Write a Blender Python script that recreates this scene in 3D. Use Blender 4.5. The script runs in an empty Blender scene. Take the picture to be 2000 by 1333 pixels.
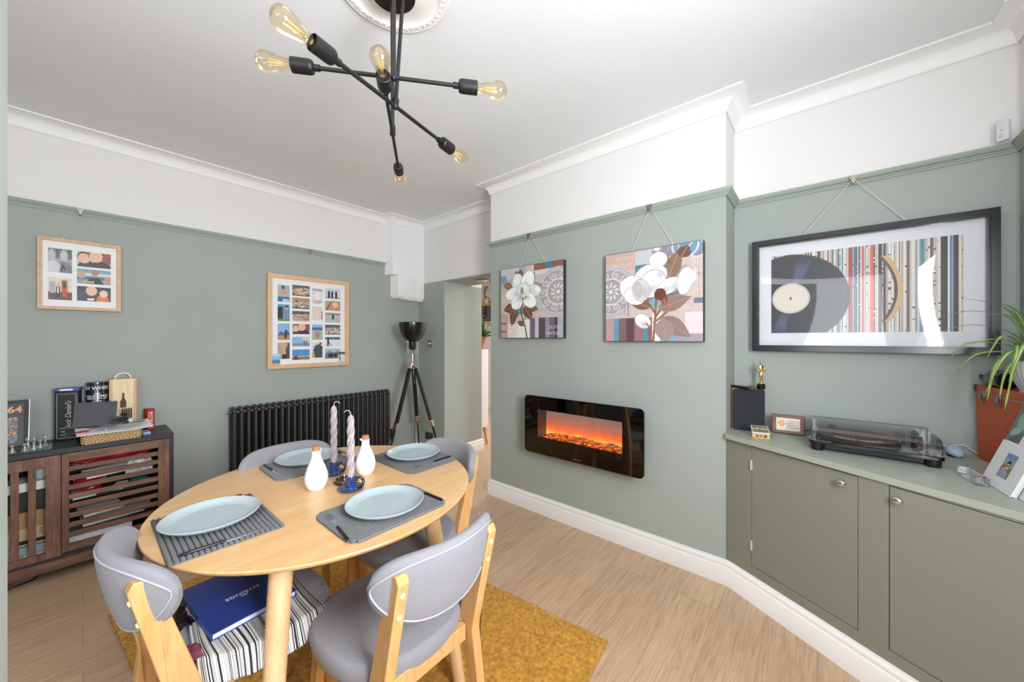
import bpy, bmesh, math, random
import numpy as np
from mathutils import Matrix, Vector

random.seed(7)
SC = bpy.context.scene
COL = SC.collection
PI = math.pi

# ------------------------------------------------------------------ camera
cam_d = bpy.data.cameras.new('camera')
cam_d.sensor_width = 36.0
cam_d.lens = 36.0 * 706.7 / 2000.0
cam_d.shift_y = -(666.5 - 662.7) / 2000.0
cam_d.clip_start = 0.02
cam = bpy.data.objects.new('camera', cam_d)
COL.objects.link(cam)
cam.location = (0, 0, 1.35)
cam.rotation_euler = (PI / 2, 0, math.radians(40.15 - 90))
SC.camera = cam

# ------------------------------------------------------------------ colour management, world, daylight
SC.view_settings.view_transform = 'Standard'
SC.view_settings.look = 'None'
SC.view_settings.gamma = 1.0
SC.view_settings.use_curve_mapping = False
SC.view_settings.exposure = 0.75
w = bpy.data.worlds.new('sky'); SC.world = w; w.use_nodes = True
w.node_tree.nodes['Background'].inputs[0].default_value = (0.80, 0.90, 1.0, 1)
w.node_tree.nodes['Background'].inputs[1].default_value = 1.5


def area(name, loc, rot, sx, sy, power, col=(1, 1, 1), spread=180):
    d = bpy.data.lights.new(name, 'AREA'); d.shape = 'RECTANGLE'; d.size = sx; d.size_y = sy
    d.energy = power; d.color = col; d.spread = math.radians(spread)
    o = bpy.data.objects.new(name, d); COL.objects.link(o); o.location = loc; o.rotation_euler = rot
    return o


# daylight entering through the two windows of the room, the kitchen's own daylight, and an added upward fill
area('daylight_back_window', (0.42, -0.80, 1.62), (math.radians(90), 0, 0), 0.62, 0.9, 46, (0.95, 0.975, 1.0))
area('daylight_side_window', (-1.26, 0.05, 1.6), (math.radians(90), 0, math.radians(-90)), 1.2, 1.3, 15, (0.95, 0.975, 1.0))
area('ceiling_fill', (0.36, -0.80, 1.25), (math.radians(125), 0, 0), 1.0, 0.6, 4, (0.95, 0.975, 1.0))  # unseen fill light added and tilted up to brighten the ceiling
area('kitchen_daylight', (4.3, 2.6, 2.3), (0, 0, 0), 1.4, 2.4, 40, (1.0, 0.99, 0.97))


# ------------------------------------------------------------------ materials
def lin(c):
    if isinstance(c, str):
        c = tuple(int(c[i:i + 2], 16) / 255 for i in (0, 2, 4))
    return tuple((x / 12.92 if x <= 0.04045 else ((x + 0.055) / 1.055) ** 2.4) for x in c) + (1,)


def _nt(name):
    m = bpy.data.materials.new(name); m.use_nodes = True
    nt = m.node_tree
    return m, nt, nt.nodes['Principled BSDF']


def _coord(nt, scale=(1, 1, 1), rot=(0, 0, 0), kind='Object'):
    tc = nt.nodes.new('ShaderNodeTexCoord'); mp = nt.nodes.new('ShaderNodeMapping')
    mp.inputs['Scale'].default_value = scale; mp.inputs['Rotation'].default_value = rot
    nt.links.new(tc.outputs[kind], mp.inputs[0])
    return mp.outputs[0]


def _noise(nt, vec, scale, detail=3, rough=0.5, dist=0.0):
    n = nt.nodes.new('ShaderNodeTexNoise'); n.inputs['Scale'].default_value = scale
    n.inputs['Detail'].default_value = detail; n.inputs['Roughness'].default_value = rough
    n.inputs['Distortion'].default_value = dist
    if vec is not None: nt.links.new(vec, n.inputs['Vector'])
    return n.outputs['Fac']


def _ramp(nt, fac, stops):
    r = nt.nodes.new('ShaderNodeValToRGB')
    el = r.color_ramp.elements
    while len(el) < len(stops): el.new(0.5)
    for e, (p, c) in zip(el, stops):
        e.position = p; e.color = lin(c)
    nt.links.new(fac, r.inputs[0])
    return r.outputs[0]


def _mix(nt, a, b, fac, mode='MIX'):
    n = nt.nodes.new('ShaderNodeMix'); n.data_type = 'RGBA'; n.blend_type = mode
    for sock, val in ((n.inputs[0], fac), (n.inputs[6], a), (n.inputs[7], b)):
        if hasattr(val, 'is_linked') or isinstance(val, bpy.types.NodeSocket): nt.links.new(val, sock)
        elif isinstance(val, (int, float)): sock.default_value = val
        else: sock.default_value = lin(val)
    return n.outputs[2]


def _bump(nt, bsdf, fac, strength, dist=0.002):
    b = nt.nodes.new('ShaderNodeBump'); b.inputs['Strength'].default_value = strength
    b.inputs['Distance'].default_value = dist
    nt.links.new(fac, b.inputs['Height']); nt.links.new(b.outputs[0], bsdf.inputs['Normal'])


MATS = {}


def plain(name, col, rough=0.5, metal=0.0, var=0.04, scale=30.0, bump=0.0, bscale=None, coat=0.0, spec=0.5, sheen=0.0):
    """a painted / moulded surface: base colour with a faint procedural variation"""
    if name in MATS: return MATS[name]
    m, nt, b = _nt(name)
    v = _coord(nt)
    n = _noise(nt, v, scale, 3)
    c = lin(col)
    lo = tuple(max(0, x * (1 - var)) for x in c[:3]); hi = tuple(min(1, x * (1 + var)) for x in c[:3])
    r = nt.nodes.new('ShaderNodeValToRGB')
    r.color_ramp.elements[0].position = 0.3; r.color_ramp.elements[1].position = 0.7
    r.color_ramp.elements[0].color = lo + (1,); r.color_ramp.elements[1].color = hi + (1,)
    nt.links.new(n, r.inputs[0]); nt.links.new(r.outputs[0], b.inputs['Base Color'])
    b.inputs['Roughness'].default_value = rough; b.inputs['Metallic'].default_value = metal
    b.inputs['Coat Weight'].default_value = coat; b.inputs['Coat Roughness'].default_value = 0.05
    b.inputs['Specular IOR Level'].default_value = spec
    if sheen:
        b.inputs['Sheen Weight'].default_value = sheen; b.inputs['Sheen Roughness'].default_value = 0.5
    if bump:
        _bump(nt, b, _noise(nt, v, bscale or scale * 3, 4), bump)
    MATS[name] = m
    return m


def wood(name, dark, mid, light, scale=6.0, stretch=(1, 12, 12), rough=0.45, coat=0.0, rings=0.0, rot=(0, 0, 0)):
    if name in MATS: return MATS[name]
    m, nt, b = _nt(name)
    v = _coord(nt, stretch, rot)
    n1 = _noise(nt, v, scale, 6, 0.6, 0.6)
    n2 = _noise(nt, v, scale * 6, 4, 0.6)
    mixn = nt.nodes.new('ShaderNodeMath'); mixn.operation = 'MULTIPLY_ADD'
    nt.links.new(n2, mixn.inputs[0]); mixn.inputs[1].default_value = 0.35
    mm = nt.nodes.new('ShaderNodeMath'); mm.operation = 'MULTIPLY'; nt.links.new(n1, mm.inputs[0]); mm.inputs[1].default_value = 0.65
    nt.links.new(mm.outputs[0], mixn.inputs[2])
    c = _ramp(nt, mixn.outputs[0], [(0.32, dark), (0.5, mid), (0.68, light)])
    nt.links.new(c, b.inputs['Base Color'])
    b.inputs['Roughness'].default_value = rough
    b.inputs['Coat Weight'].default_value = coat; b.inputs['Coat Roughness'].default_value = 0.15
    _bump(nt, b, n2, 0.08, 0.001)
    MATS[name] = m
    return m


def glassy(name, tint=(1, 1, 1), alpha=0.12, rough=0.03, col=(1, 1, 1), fres=0.6):
    """thin clear material: tinted transparency with a mirror-like surface"""
    if name in MATS: return MATS[name]
    m = bpy.data.materials.new(name); m.use_nodes = True; nt = m.node_tree; nt.nodes.clear()
    o = nt.nodes.new('ShaderNodeOutputMaterial'); t = nt.nodes.new('ShaderNodeBsdfTransparent')
    g = nt.nodes.new('ShaderNodeBsdfGlossy'); mx = nt.nodes.new('ShaderNodeMixShader')
    lw = nt.nodes.new('ShaderNodeLayerWeight'); lw.inputs[0].default_value = 0.25
    ma = nt.nodes.new('ShaderNodeMath'); ma.operation = 'MULTIPLY_ADD'
    n = _noise(nt, _coord(nt), 8, 2)
    mr = nt.nodes.new('ShaderNodeMath'); mr.operation = 'MULTIPLY_ADD'; mr.inputs[1].default_value = 0.02; mr.inputs[2].default_value = rough
    nt.links.new(n, mr.inputs[0]); nt.links.new(mr.outputs[0], g.inputs['Roughness'])
    nt.links.new(lw.outputs['Fresnel'], ma.inputs[0]); ma.inputs[1].default_value = fres; ma.inputs[2].default_value = alpha; ma.use_clamp = True
    t.inputs[0].default_value = tuple(tint) + (1,); g.inputs[0].default_value = tuple(col) + (1,)
    nt.links.new(ma.outputs[0], mx.inputs[0]); nt.links.new(t.outputs[0], mx.inputs[1]); nt.links.new(g.outputs[0], mx.inputs[2])
    nt.links.new(mx.outputs[0], o.inputs[0])
    MATS[name] = m
    return m


def emis(name, col, s):
    if name in MATS: return MATS[name]
    m, nt, b = _nt(name)
    b.inputs['Base Color'].default_value = lin(col)
    b.inputs['Emission Color'].default_value = lin(col); b.inputs['Emission Strength'].default_value = s
    MATS[name] = m
    return m


def printed(name='printed_paper', rough=0.45, coat=0.0):
    """printed artwork: the ink colours sit in the sheet's colour attribute"""
    if name in MATS: return MATS[name]
    m, nt, b = _nt(name)
    a = nt.nodes.new('ShaderNodeVertexColor'); a.layer_name = 'ink'
    c = _mix(nt, a.outputs[0], 'FFFFFF', 0.0)
    nt.links.new(c, b.inputs['Base Color'])
    b.inputs['Roughness'].default_value = rough; b.inputs['Coat Weight'].default_value = coat
    b.inputs['Coat Roughness'].default_value = 0.08
    _bump(nt, b, _noise(nt, _coord(nt), 400, 2), 0.03, 0.0005)
    MATS[name] = m
    return m


GREEN = plain('sage_wall_paint', '9FA5A0', 0.75, var=0.02, scale=3, bump=0.06, bscale=220)
GREEN_RAIL = plain('sage_eggshell_trim', '9BA59B', 0.55, var=0.02, scale=4)
CUPB = plain('sage_cupboard_paint', '85877B', 0.42, var=0.02, scale=3)
WHITE = plain('white_wall_paint', 'E4E2E1', 0.8, var=0.012, scale=2, bump=0.05, bscale=200)
CEIL = plain('white_ceiling_paint', 'E6E8EA', 0.85, var=0.02, scale=1.5, bump=0.08, bscale=60)
GLOSSW = plain('white_gloss_trim', 'F0EDEB', 0.3, var=0.01, scale=5)
BLACKM = plain('matt_black_metal', '101113', 0.45, var=0.05, scale=40)
BLACKG = plain('gloss_black', '08080A', 0.08, var=0.03, scale=5, coat=0.5)
BLACKP = plain('black_plastic', '121214', 0.3, var=0.06, scale=60)
CHAR = plain('charcoal_melamine', '26292E', 0.4, var=0.06, scale=50)
CHROME = plain('polished_chrome', 'D8D8DC', 0.1, 1.0, var=0.02)
BRASS = plain('brushed_brass', 'A2978A', 0.35, 1.0, var=0.05)
GOLD = plain('polished_gold', 'EBCF92', 0.22, 1.0, var=0.04)
FABRIC = plain('grey_woven_fabric', '89878D', 0.95, var=0.10, scale=420, bump=0.35, bscale=900, sheen=0.12)
OAK = wood('oak_veneer', 'CFA06A', 'DCAE78', 'E5BC89', 3.0, (1, 9, 9), 0.32, coat=0.25)
CHAIRW = wood('honey_beech', 'C28E55', 'CE9C64', 'D8AB76', 5.0, (8, 8, 1.2), 0.38, coat=0.15)
WALNUT = wood('walnut', '4A3128', '6B4A3B', '8E6854', 2.2, (10, 10, 1.3), 0.45)
WALNUTH = wood('walnut_horizontal', '4A3128', '6B4A3B', '8E6854', 2.2, (1.3, 10, 10), 0.45)
FRAMEW = wood('pale_frame_oak', 'BC9873', 'CBA985', 'D6B794', 8.0, (3, 3, 3), 0.5)
CORK = plain('cork', 'B5794C', 0.9, var=0.25, scale=180, bump=0.3)
CERW = plain('white_glazed_ceramic', 'ECEDEC', 0.18, var=0.01, scale=10, coat=0.3)
PLATE = plain('pale_blue_stoneware', 'A8B6BB', 0.3, var=0.03, scale=60, coat=0.15)
MATG = plain('grey_ribbed_cotton', '6B6B6D', 0.95, var=0.15, scale=350, bump=0.4, bscale=800)
PAPER = plain('white_paper', 'E8E8EA', 0.6, var=0.01, scale=20)
STEEL = plain('cutlery_steel', 'C9CBCE', 0.15, 1.0, var=0.02)
CORD = plain('pale_cord', 'D8DCD6', 0.6, var=0.05, scale=300)
TERRA = plain('terracotta', 'C9764C', 0.8, var=0.12, scale=40)
PRINT = printed()


def floor_mat():
    m, nt, b = _nt('oak_laminate_planks')
    tc = nt.nodes.new('ShaderNodeTexCoord')
    br = nt.nodes.new('ShaderNodeTexBrick')
    br.inputs['Scale'].default_value = 1.0; br.inputs['Brick Width'].default_value = 1.25
    br.inputs['Row Height'].default_value = 0.19; br.inputs['Mortar Size'].default_value = 0.0012
    br.inputs['Mortar Smooth'].default_value = 0.3; br.offset = 0.37
    br.inputs['Color1'].default_value = (0, 0, 0, 1); br.inputs['Color2'].default_value = (1, 1, 1, 1)
    br.inputs['Mortar'].default_value = (0.5, 0.5, 0.5, 1)
    nt.links.new(tc.outputs['Object'], br.inputs['Vector'])
    # each plank shifts the grain pattern
    sep = nt.nodes.new('ShaderNodeSeparateXYZ'); nt.links.new(tc.outputs['Object'], sep.inputs[0])
    m3 = nt.nodes.new('ShaderNodeMath'); m3.operation = 'MULTIPLY'; m3.inputs[1].default_value = 7.0
    nt.links.new(br.outputs['Color'], m3.inputs[0])
    cmb = nt.nodes.new('ShaderNodeCombineXYZ')
    sx = nt.nodes.new('ShaderNodeMath'); sx.operation = 'MULTIPLY'; sx.inputs[1].default_value = 1.3
    sy = nt.nodes.new('ShaderNodeMath'); sy.operation = 'MULTIPLY'; sy.inputs[1].default_value = 26.0
    nt.links.new(sep.outputs[0], sx.inputs[0]); nt.links.new(sep.outputs[1], sy.inputs[0])
    nt.links.new(sx.outputs[0], cmb.inputs[0]); nt.links.new(sy.outputs[0], cmb.inputs[1]); nt.links.new(m3.outputs[0], cmb.inputs[2])
    n1 = _noise(nt, cmb.outputs[0], 0.9, 6, 0.62, 1.5)
    n2 = _noise(nt, cmb.outputs[0], 5, 5, 0.65, 0.4)
    c1 = _ramp(nt, n1, [(0.3, 'B4906F'), (0.48, 'C5A282'), (0.7, 'D2B394')])
    c2 = _mix(nt, c1, _ramp(nt, n2, [(0.35, 'A98568'), (0.65, 'DDC3A6')]), 0.45)
    tone = _ramp(nt, br.outputs['Color'], [(0.0, 'E6E3DF'), (1.0, 'FFFDFA')])
    c3 = _mix(nt, c2, tone, 0.45, 'MULTIPLY')
    c4 = _mix(nt, c3, '9C8066', br.outputs['Fac'])
    nt.links.new(c4, b.inputs['Base Color'])
    b.inputs['Roughness'].default_value = 0.42
    _bump(nt, b, n2, 0.12, 0.001)
    return m


# ------------------------------------------------------------------ mesh building
class MB:
    def __init__(s): s.v = []; s.f = []; s.m = []

    def add(s, vs, fs, m=0, M=None):
        k = len(s.v)
        for p in vs:
            p = Vector(p)
            if M is not None: p = M @ p
            s.v.append(tuple(p))
        for f in fs:
            s.f.append(tuple(i + k for i in f)); s.m.append(m)
        return s

    def b2(s, x0, x1, y0, y1, z0, z1, m=0, M=None):
        vs = [(x, y, z) for z in (z0, z1) for y in (y0, y1) for x in (x0, x1)]
        return s.add(vs, [(0, 2, 3, 1), (4, 5, 7, 6), (0, 1, 5, 4), (2, 6, 7, 3), (0, 4, 6, 2), (1, 3, 7, 5)], m, M)

    def box(s, c, d, m=0, M=None):
        return s.b2(c[0] - d[0] / 2, c[0] + d[0] / 2, c[1] - d[1] / 2, c[1] + d[1] / 2, c[2] - d[2] / 2, c[2] + d[2] / 2, m, M)

    def grid(s, fn, nu, nv, cu=False, cv=False, m=0, M=None):
        vs = [fn(i / (nu if cu else nu - 1), j / (nv if cv else nv - 1)) for i in range(nu) for j in range(nv)]
        fs = []
        for i in range(nu if cu else nu - 1):
            for j in range(nv if cv else nv - 1):
                a = i * nv + j; b = i * nv + (j + 1) % nv; c = ((i + 1) % nu) * nv + (j + 1) % nv; d = ((i + 1) % nu) * nv + j
                fs.append((a, b, c, d))
        return s.add(vs, fs, m, M)

    def lathe(s, prof, n=32, m=0, M=None, cap=True):
        vs = []; fs = []
        for r, z in prof:
            for i in range(n):
                a = 2 * PI * i / n; vs.append((r * math.cos(a), r * math.sin(a), z))
        for j in range(len(prof) - 1):
            for i in range(n):
                fs.append((j * n + i, j * n + (i + 1) % n, (j + 1) * n + (i + 1) % n, (j + 1) * n + i))
        if cap:
            if prof[0][0] > 1e-5: fs.append(tuple(reversed(range(n))))
            if prof[-1][0] > 1e-5: fs.append(tuple(range((len(prof) - 1) * n, len(prof) * n)))
        return s.add(vs, fs, m, M)

    def tube(s, pts, r, n=10, m=0, M=None, cap=True, flat=None):
        pts = [Vector(p) for p in pts]; k = len(pts)
        rs = r if isinstance(r, (list, tuple)) else [r] * k
        t0 = (pts[1] - pts[0]).normalized()
        up = Vector((0, 0, 1)) if abs(t0.z) < 0.9 else Vector((1, 0, 0))
        nrm = (up - t0 * up.dot(t0)).normalized()
        vs = []; fs = []
        for i, p in enumerate(pts):
            t = (pts[min(i + 1, k - 1)] - pts[max(i - 1, 0)]).normalized()
            nrm = (nrm - t * nrm.dot(t)).normalized(); bn = t.cross(nrm)
            for j in range(n):
                a = 2 * PI * j / n
                fx = flat or 1.0
                vs.append(p + (nrm * math.cos(a) * fx + bn * math.sin(a)) * rs[i])
        for i in range(k - 1):
            for j in range(n):
                fs.append((i * n + j, i * n + (j + 1) % n, (i + 1) * n + (j + 1) % n, (i + 1) * n + j))
        if cap:
            fs.append(tuple(reversed(range(n)))); fs.append(tuple(range((k - 1) * n, k * n)))
        return s.add(vs, fs, m, M)

    def prism(s, pts, z0, z1, m=0, M=None):
        k = len(pts)
        vs = [(x, y, z0) for x, y in pts] + [(x, y, z1) for x, y in pts]
        fs = [tuple(reversed(range(k))), tuple(range(k, 2 * k))]
        for i in range(k): fs.append((i, (i + 1) % k, k + (i + 1) % k, k + i))
        return s.add(vs, fs, m, M)

    def ring(s, outer, inner, z0, z1, m=0, M=None):
        k = len(outer)
        vs = [(x, y, z0) for x, y in outer] + [(x, y, z0) for x, y in inner] + [(x, y, z1) for x, y in outer] + [(x, y, z1) for x, y in inner]
        fs = []
        for i in range(k):
            j = (i + 1) % k
            fs += [(i, k + i, k + j, j), (2 * k + i, 2 * k + j, 3 * k + j, 3 * k + i), (i, j, 2 * k + j, 2 * k + i), (k + i, 3 * k + i, 3 * k + j, k + j)]
        return s.add(vs, fs, m, M)

    def ball(s, c, r, m=0, n=16, M=None, sc=(1, 1, 1)):
        T = Matrix.Translation(c) @ Matrix.Diagonal((sc[0], sc[1], sc[2], 1))
        if M is not None: T = M @ T
        prof = [(r * math.sin(PI * i / (n // 2)), -r * math.cos(PI * i / (n // 2))) for i in range(n // 2 + 1)]
        prof[0] = (1e-6, -r); prof[-1] = (1e-6, r)
        return s.lathe(prof, n, m, T, cap=False)


def rrect(w, h, r, n=6, cx=0, cy=0):
    out = []
    for sx, sy, a0 in ((1, 1, 0), (-1, 1, 90), (-1, -1, 180), (1, -1, 270)):
        for i in range(n + 1):
            a = math.radians(a0 + 90 * i / n)
            out.append((cx + sx * (w / 2 - r) + r * math.cos(a), cy + sy * (h / 2 - r) + r * math.sin(a)))
    return out


def O(name, mb, mat, parent=None, loc=None, rot=None, smooth=False, bevel=0, sub=0, label=None, fixn=True):
    me = bpy.data.meshes.new(name); me.from_pydata(mb.v, [], mb.f)
    mats = mat if isinstance(mat, (list, tuple)) else [mat]
    for x in mats: me.materials.append(x)
    if len(mats) > 1: me.polygons.foreach_set('material_index', mb.m)
    if fixn:
        b = bmesh.new(); b.from_mesh(me); bmesh.ops.recalc_face_normals(b, faces=b.faces); b.to_mesh(me); b.free()
    if smooth:
        me.polygons.foreach_set('use_smooth', [True] * len(me.polygons))
        if smooth != 'all':
            try: me.set_sharp_from_angle(angle=math.radians(38))
            except Exception: pass
    me.update()
    o = bpy.data.objects.new(name, me); COL.objects.link(o)
    if parent is not None: o.parent = parent
    if loc is not None: o.location = loc
    if rot is not None: o.rotation_euler = rot
    if bevel:
        md = o.modifiers.new('bevel', 'BEVEL'); md.width = bevel; md.segments = 2; md.limit_method = 'ANGLE'; md.angle_limit = math.radians(40)
        if not smooth:
            me.polygons.foreach_set('use_smooth', [True] * len(me.polygons))
            try: me.set_sharp_from_angle(angle=math.radians(30))
            except Exception: pass
    if sub:
        md = o.modifiers.new('sub', 'SUBSURF'); md.levels = sub; md.render_levels = sub
    if label: o['label'] = label
    return o


def thing(name, label, cat, loc=(0, 0, 0), rz=0.0, group=None, rot=None):
    o = bpy.data.objects.new(name, None); o.empty_display_size = 0.05; COL.objects.link(o)
    o.location = loc; o.rotation_euler = rot if rot is not None else (0, 0, rz)
    o['label'] = label; o['category'] = cat
    if group: o['group'] = group
    return o


def tag(o, label, cat, group=None, kind=None):
    o['label'] = label; o['category'] = cat
    if group: o['group'] = group
    if kind: o['kind'] = kind
    return o


def struct(o, label=None):
    o['kind'] = 'structure'
    if label: o['label'] = label
    return o


def copy_tree(o, parent=None, loc=None, rz=None, label=None):
    c = o.copy(); COL.objects.link(c)
    if parent is not None: c.parent = parent
    for ch in list(o.children): copy_tree(ch, c)
    if loc is not None: c.location = loc
    if rz is not None: c.rotation_euler = (0, 0, rz)
    if label: c['label'] = label
    return c


def text(name, s, size, mat, parent, M, extrude=0.0004, ax='CENTER', shear=0.0, sx=1.0, bold=0.0):
    cu = bpy.data.curves.new(name, 'FONT'); cu.body = s; cu.size = size; cu.extrude = extrude
    cu.align_x = ax; cu.align_y = 'CENTER'; cu.shear = shear; cu.offset = bold; cu.resolution_u = 3
    t = bpy.data.objects.new(name, cu); COL.objects.link(t)
    bpy.context.view_layer.update()
    dg = bpy.context.evaluated_depsgraph_get()
    me = bpy.data.meshes.new_from_object(t.evaluated_get(dg)); me.name = name
    COL.objects.unlink(t); bpy.data.objects.remove(t); bpy.data.curves.remove(cu)
    me.transform(M @ Matrix.Diagonal((sx, 1, 1, 1)))
    me.materials.clear(); me.materials.append(mat)
    o = bpy.data.objects.new(name, me); COL.objects.link(o)
    if parent is not None: o.parent = parent
    return o


def axes(x, y, z, loc):
    """matrix whose columns are the given axes"""
    M = Matrix.Identity(4)
    for i, a in enumerate((x, y, z)):
        for j in range(3): M[j][i] = a[j]
    for j in range(3): M[j][3] = loc[j]
    return M


# ------------------------------------------------------------------ printed pictures
class Art:
    """a flat printed picture: ink colours on a fine sheet (x right 0..1, y up 0..1)"""
    def __init__(s, nx, ny, bg, asp=1.0):
        s.nx, s.ny = nx, ny; s.asp = asp
        s.X, s.Y = np.meshgrid(np.linspace(0, 1, nx), np.linspace(0, 1, ny))
        s.C = np.ones((ny, nx, 3)) * np.array(lin(bg)[:3])
        s.rng = np.random.RandomState(5)

    def put(s, mask, col, a=1.0):
        c = np.array(lin(col)[:3]); k = (mask * a)[..., None]
        s.C = s.C * (1 - k) + c * k; return s

    def rect(s, x0, y0, x1, y1, col, a=1.0):
        return s.put((s.X >= x0) & (s.X <= x1) & (s.Y >= y0) & (s.Y <= y1), col, a)

    def ell(s, cx, cy, rx, ry, col, ang=0, a=1.0, soft=0.0):
        t = math.radians(ang); dx = (s.X - cx) * s.asp; dy = s.Y - cy
        u = (dx * math.cos(t) + dy * math.sin(t)) / rx; v = (-dx * math.sin(t) + dy * math.cos(t)) / ry
        d = np.sqrt(u * u + v * v)
        m = np.clip((1 - d) / soft, 0, 1) if soft else (d <= 1).astype(float)
        return s.put(m, col, a)

    def arc(s, cx, cy, r, wd, col, a=1.0):
        dx = (s.X - cx) * s.asp; dy = s.Y - cy; d = np.sqrt(dx * dx + dy * dy)
        return s.put(np.abs(d - r) < wd / 2, col, a)

    def poly(s, pts, col, a=1.0):
        ins = np.zeros_like(s.X, bool); n = len(pts)
        for i in range(n):
            x1, y1 = pts[i]; x2, y2 = pts[(i + 1) % n]
            if y1 == y2: continue
            c = ((s.Y < y1) != (s.Y < y2)) & (s.X < (x2 - x1) * (s.Y - y1) / (y2 - y1) + x1)
            ins ^= c
        return s.put(ins, col, a)

    def line(s, pts, wd, col, a=1.0):
        m = np.zeros_like(s.X, bool)
        for (x0, y0), (x1, y1) in zip(pts[:-1], pts[1:]):
            ax, ay = (s.X - x0) * s.asp, s.Y - y0; bx, by = (x1 - x0) * s.asp, y1 - y0
            t = np.clip((ax * bx + ay * by) / max(1e-9, bx * bx + by * by), 0, 1)
            m |= np.hypot(ax - t * bx, ay - t * by) < wd / 2
        return s.put(m, col, a)

    def leaf(s, x, y, L, W, ang, col, vein=None):
        t = math.radians(ang); c, q = math.cos(t), math.sin(t)
        pts = []
        for i in range(13):
            u = i / 12; pts.append((u * L, W * math.sin(PI * u ** 0.8)))
        for i in range(12, -1, -1):
            u = i / 12; pts.append((u * L, -W * math.sin(PI * u ** 0.8)))
        P = [(x + (a * c - b * q) / s.asp, y + a * q + b * c) for a, b in pts]
        s.poly(P, col)
        if vein: s.line([(x, y), (x + L * 0.92 * c / s.asp, y + L * 0.92 * q)], 0.008, vein, 0.7)
        return s

    def petal(s, cx, cy, rx, ry, ang, col, fx, fy):
        s.ell(cx, cy, rx * 1.05, ry * 1.05, '8F9094', ang); s.ell(cx, cy, rx, ry, col, ang)
        s.ell(cx + (fx - cx) * .45, cy + (fy - cy) * .45, rx * .75, ry * .75, 'A7AAB0', ang, .75, .9)
        s.ell(cx + (cx - fx) * .35, cy + (cy - fy) * .35, rx * .6, ry * .6, 'F2F2EE', ang, .85, .7)
        for k in (-.35, 0, .35):
            px_, py_ = -(cy - fy) * k, (cx - fx) * k
            s.line([(fx + (cx - fx) * .5 + px_ * .5, fy + (cy - fy) * .5 + py_ * .5), (cx + (cx - fx) * .55 + px_, cy + (cy - fy) * .55 + py_)], .004, 'B4B6BA', .6)
        return s

    def swirl(s, cx, cy, r, wd, col, a0=0, turns=1.4):
        pts = [(cx + r * (1 - t) * math.cos(a0 + t * turns * 2 * PI) / s.asp, cy + r * (1 - t) * math.sin(a0 + t * turns * 2 * PI)) for t in [i / 20 for i in range(20)]]
        return s.line(pts, wd, col)

    def mottle(s, amt=0.08, cell=6):
        h, w = s.ny // cell + 2, s.nx // cell + 2
        g = s.rng.rand(h, w)
        yi = np.linspace(0, h - 1.001, s.ny); xi = np.linspace(0, w - 1.001, s.nx)
        y0 = yi.astype(int); x0 = xi.astype(int); fy = (yi - y0)[:, None]; fx = (xi - x0)[None]
        n = (g[np.ix_(y0, x0)] * (1 - fy) * (1 - fx) + g[np.ix_(y0 + 1, x0)] * fy * (1 - fx) + g[np.ix_(y0, x0 + 1)] * (1 - fy) * fx + g[np.ix_(y0 + 1, x0 + 1)] * fy * fx)
        s.C *= (1 + (n - 0.5)[..., None] * 2 * amt); return s

    def build(s, name, M, w, h, parent=None, mat=None, label=None):
        """sheet spanning w x h in the local xy plane of M, centred"""
        nx, ny = s.nx, s.ny
        co = np.zeros((ny * nx, 3)); co[:, 0] = (s.X.ravel() - 0.5) * w; co[:, 1] = (s.Y.ravel() - 0.5) * h
        R = np.array(M); co = co @ R[:3, :3].T + R[:3, 3]
        i = np.arange(ny - 1)[:, None] * nx + np.arange(nx - 1)[None]
        f = np.stack([i, i + 1, i + nx + 1, i + nx], -1).reshape(-1, 4)
        me = bpy.data.meshes.new(name)
        me.vertices.add(len(co)); me.vertices.foreach_set('co', co.ravel())
        me.loops.add(f.size); me.loops.foreach_set('vertex_index', f.ravel().astype(np.int32))
        me.polygons.add(len(f)); me.polygons.foreach_set('loop_start', (np.arange(len(f)) * 4).astype(np.int32))
        me.update(calc_edges=True)
        at = me.color_attributes.new('ink', 'FLOAT_COLOR', 'POINT')
        rgba = np.ones((len(co), 4)); rgba[:, :3] = np.clip(s.C.reshape(-1, 3), 0, 1)
        at.data.foreach_set('color', rgba.ravel())
        me.materials.append(mat or PRINT)
        o = bpy.data.objects.new(name, me); COL.objects.link(o)
        if parent is not None: o.parent = parent
        if label: o['label'] = label
        return o


# ================================================================== THE SETTING
WY = 3.6125       # wall with the radiator
WX = 2.287        # chimney breast face
AX = 2.555        # alcove back wall
RX = 2.568        # recess wall with the doorway
Y1, Y2 = 0.385, 2.17
ZR = 2.165        # colour change under the picture rail
ZC = 2.6855

b = MB(); b.b2(-1.4, 6.2, -1.0, 6.6, -0.06, 0)
struct(O('floor', b, floor_mat()), 'light oak plank floor')
b = MB(); b.b2(-1.4, 2.9, -0.95, 3.8, ZC, ZC + 0.1)
struct(O('ceiling', b, CEIL), 'white ceiling')


def wall(name, x0, x1, y0, y1, z0=0.0, z1=ZC, split=ZR, label=None):
    b = MB()
    if split and z0 < split: b.b2(x0, x1, y0, y1, z0, split, 0)
    if z1 > split: b.b2(x0, x1, y0, y1, max(z0, split), z1, 1)
    return struct(O(name, b, [GREEN, WHITE]), label)


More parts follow.
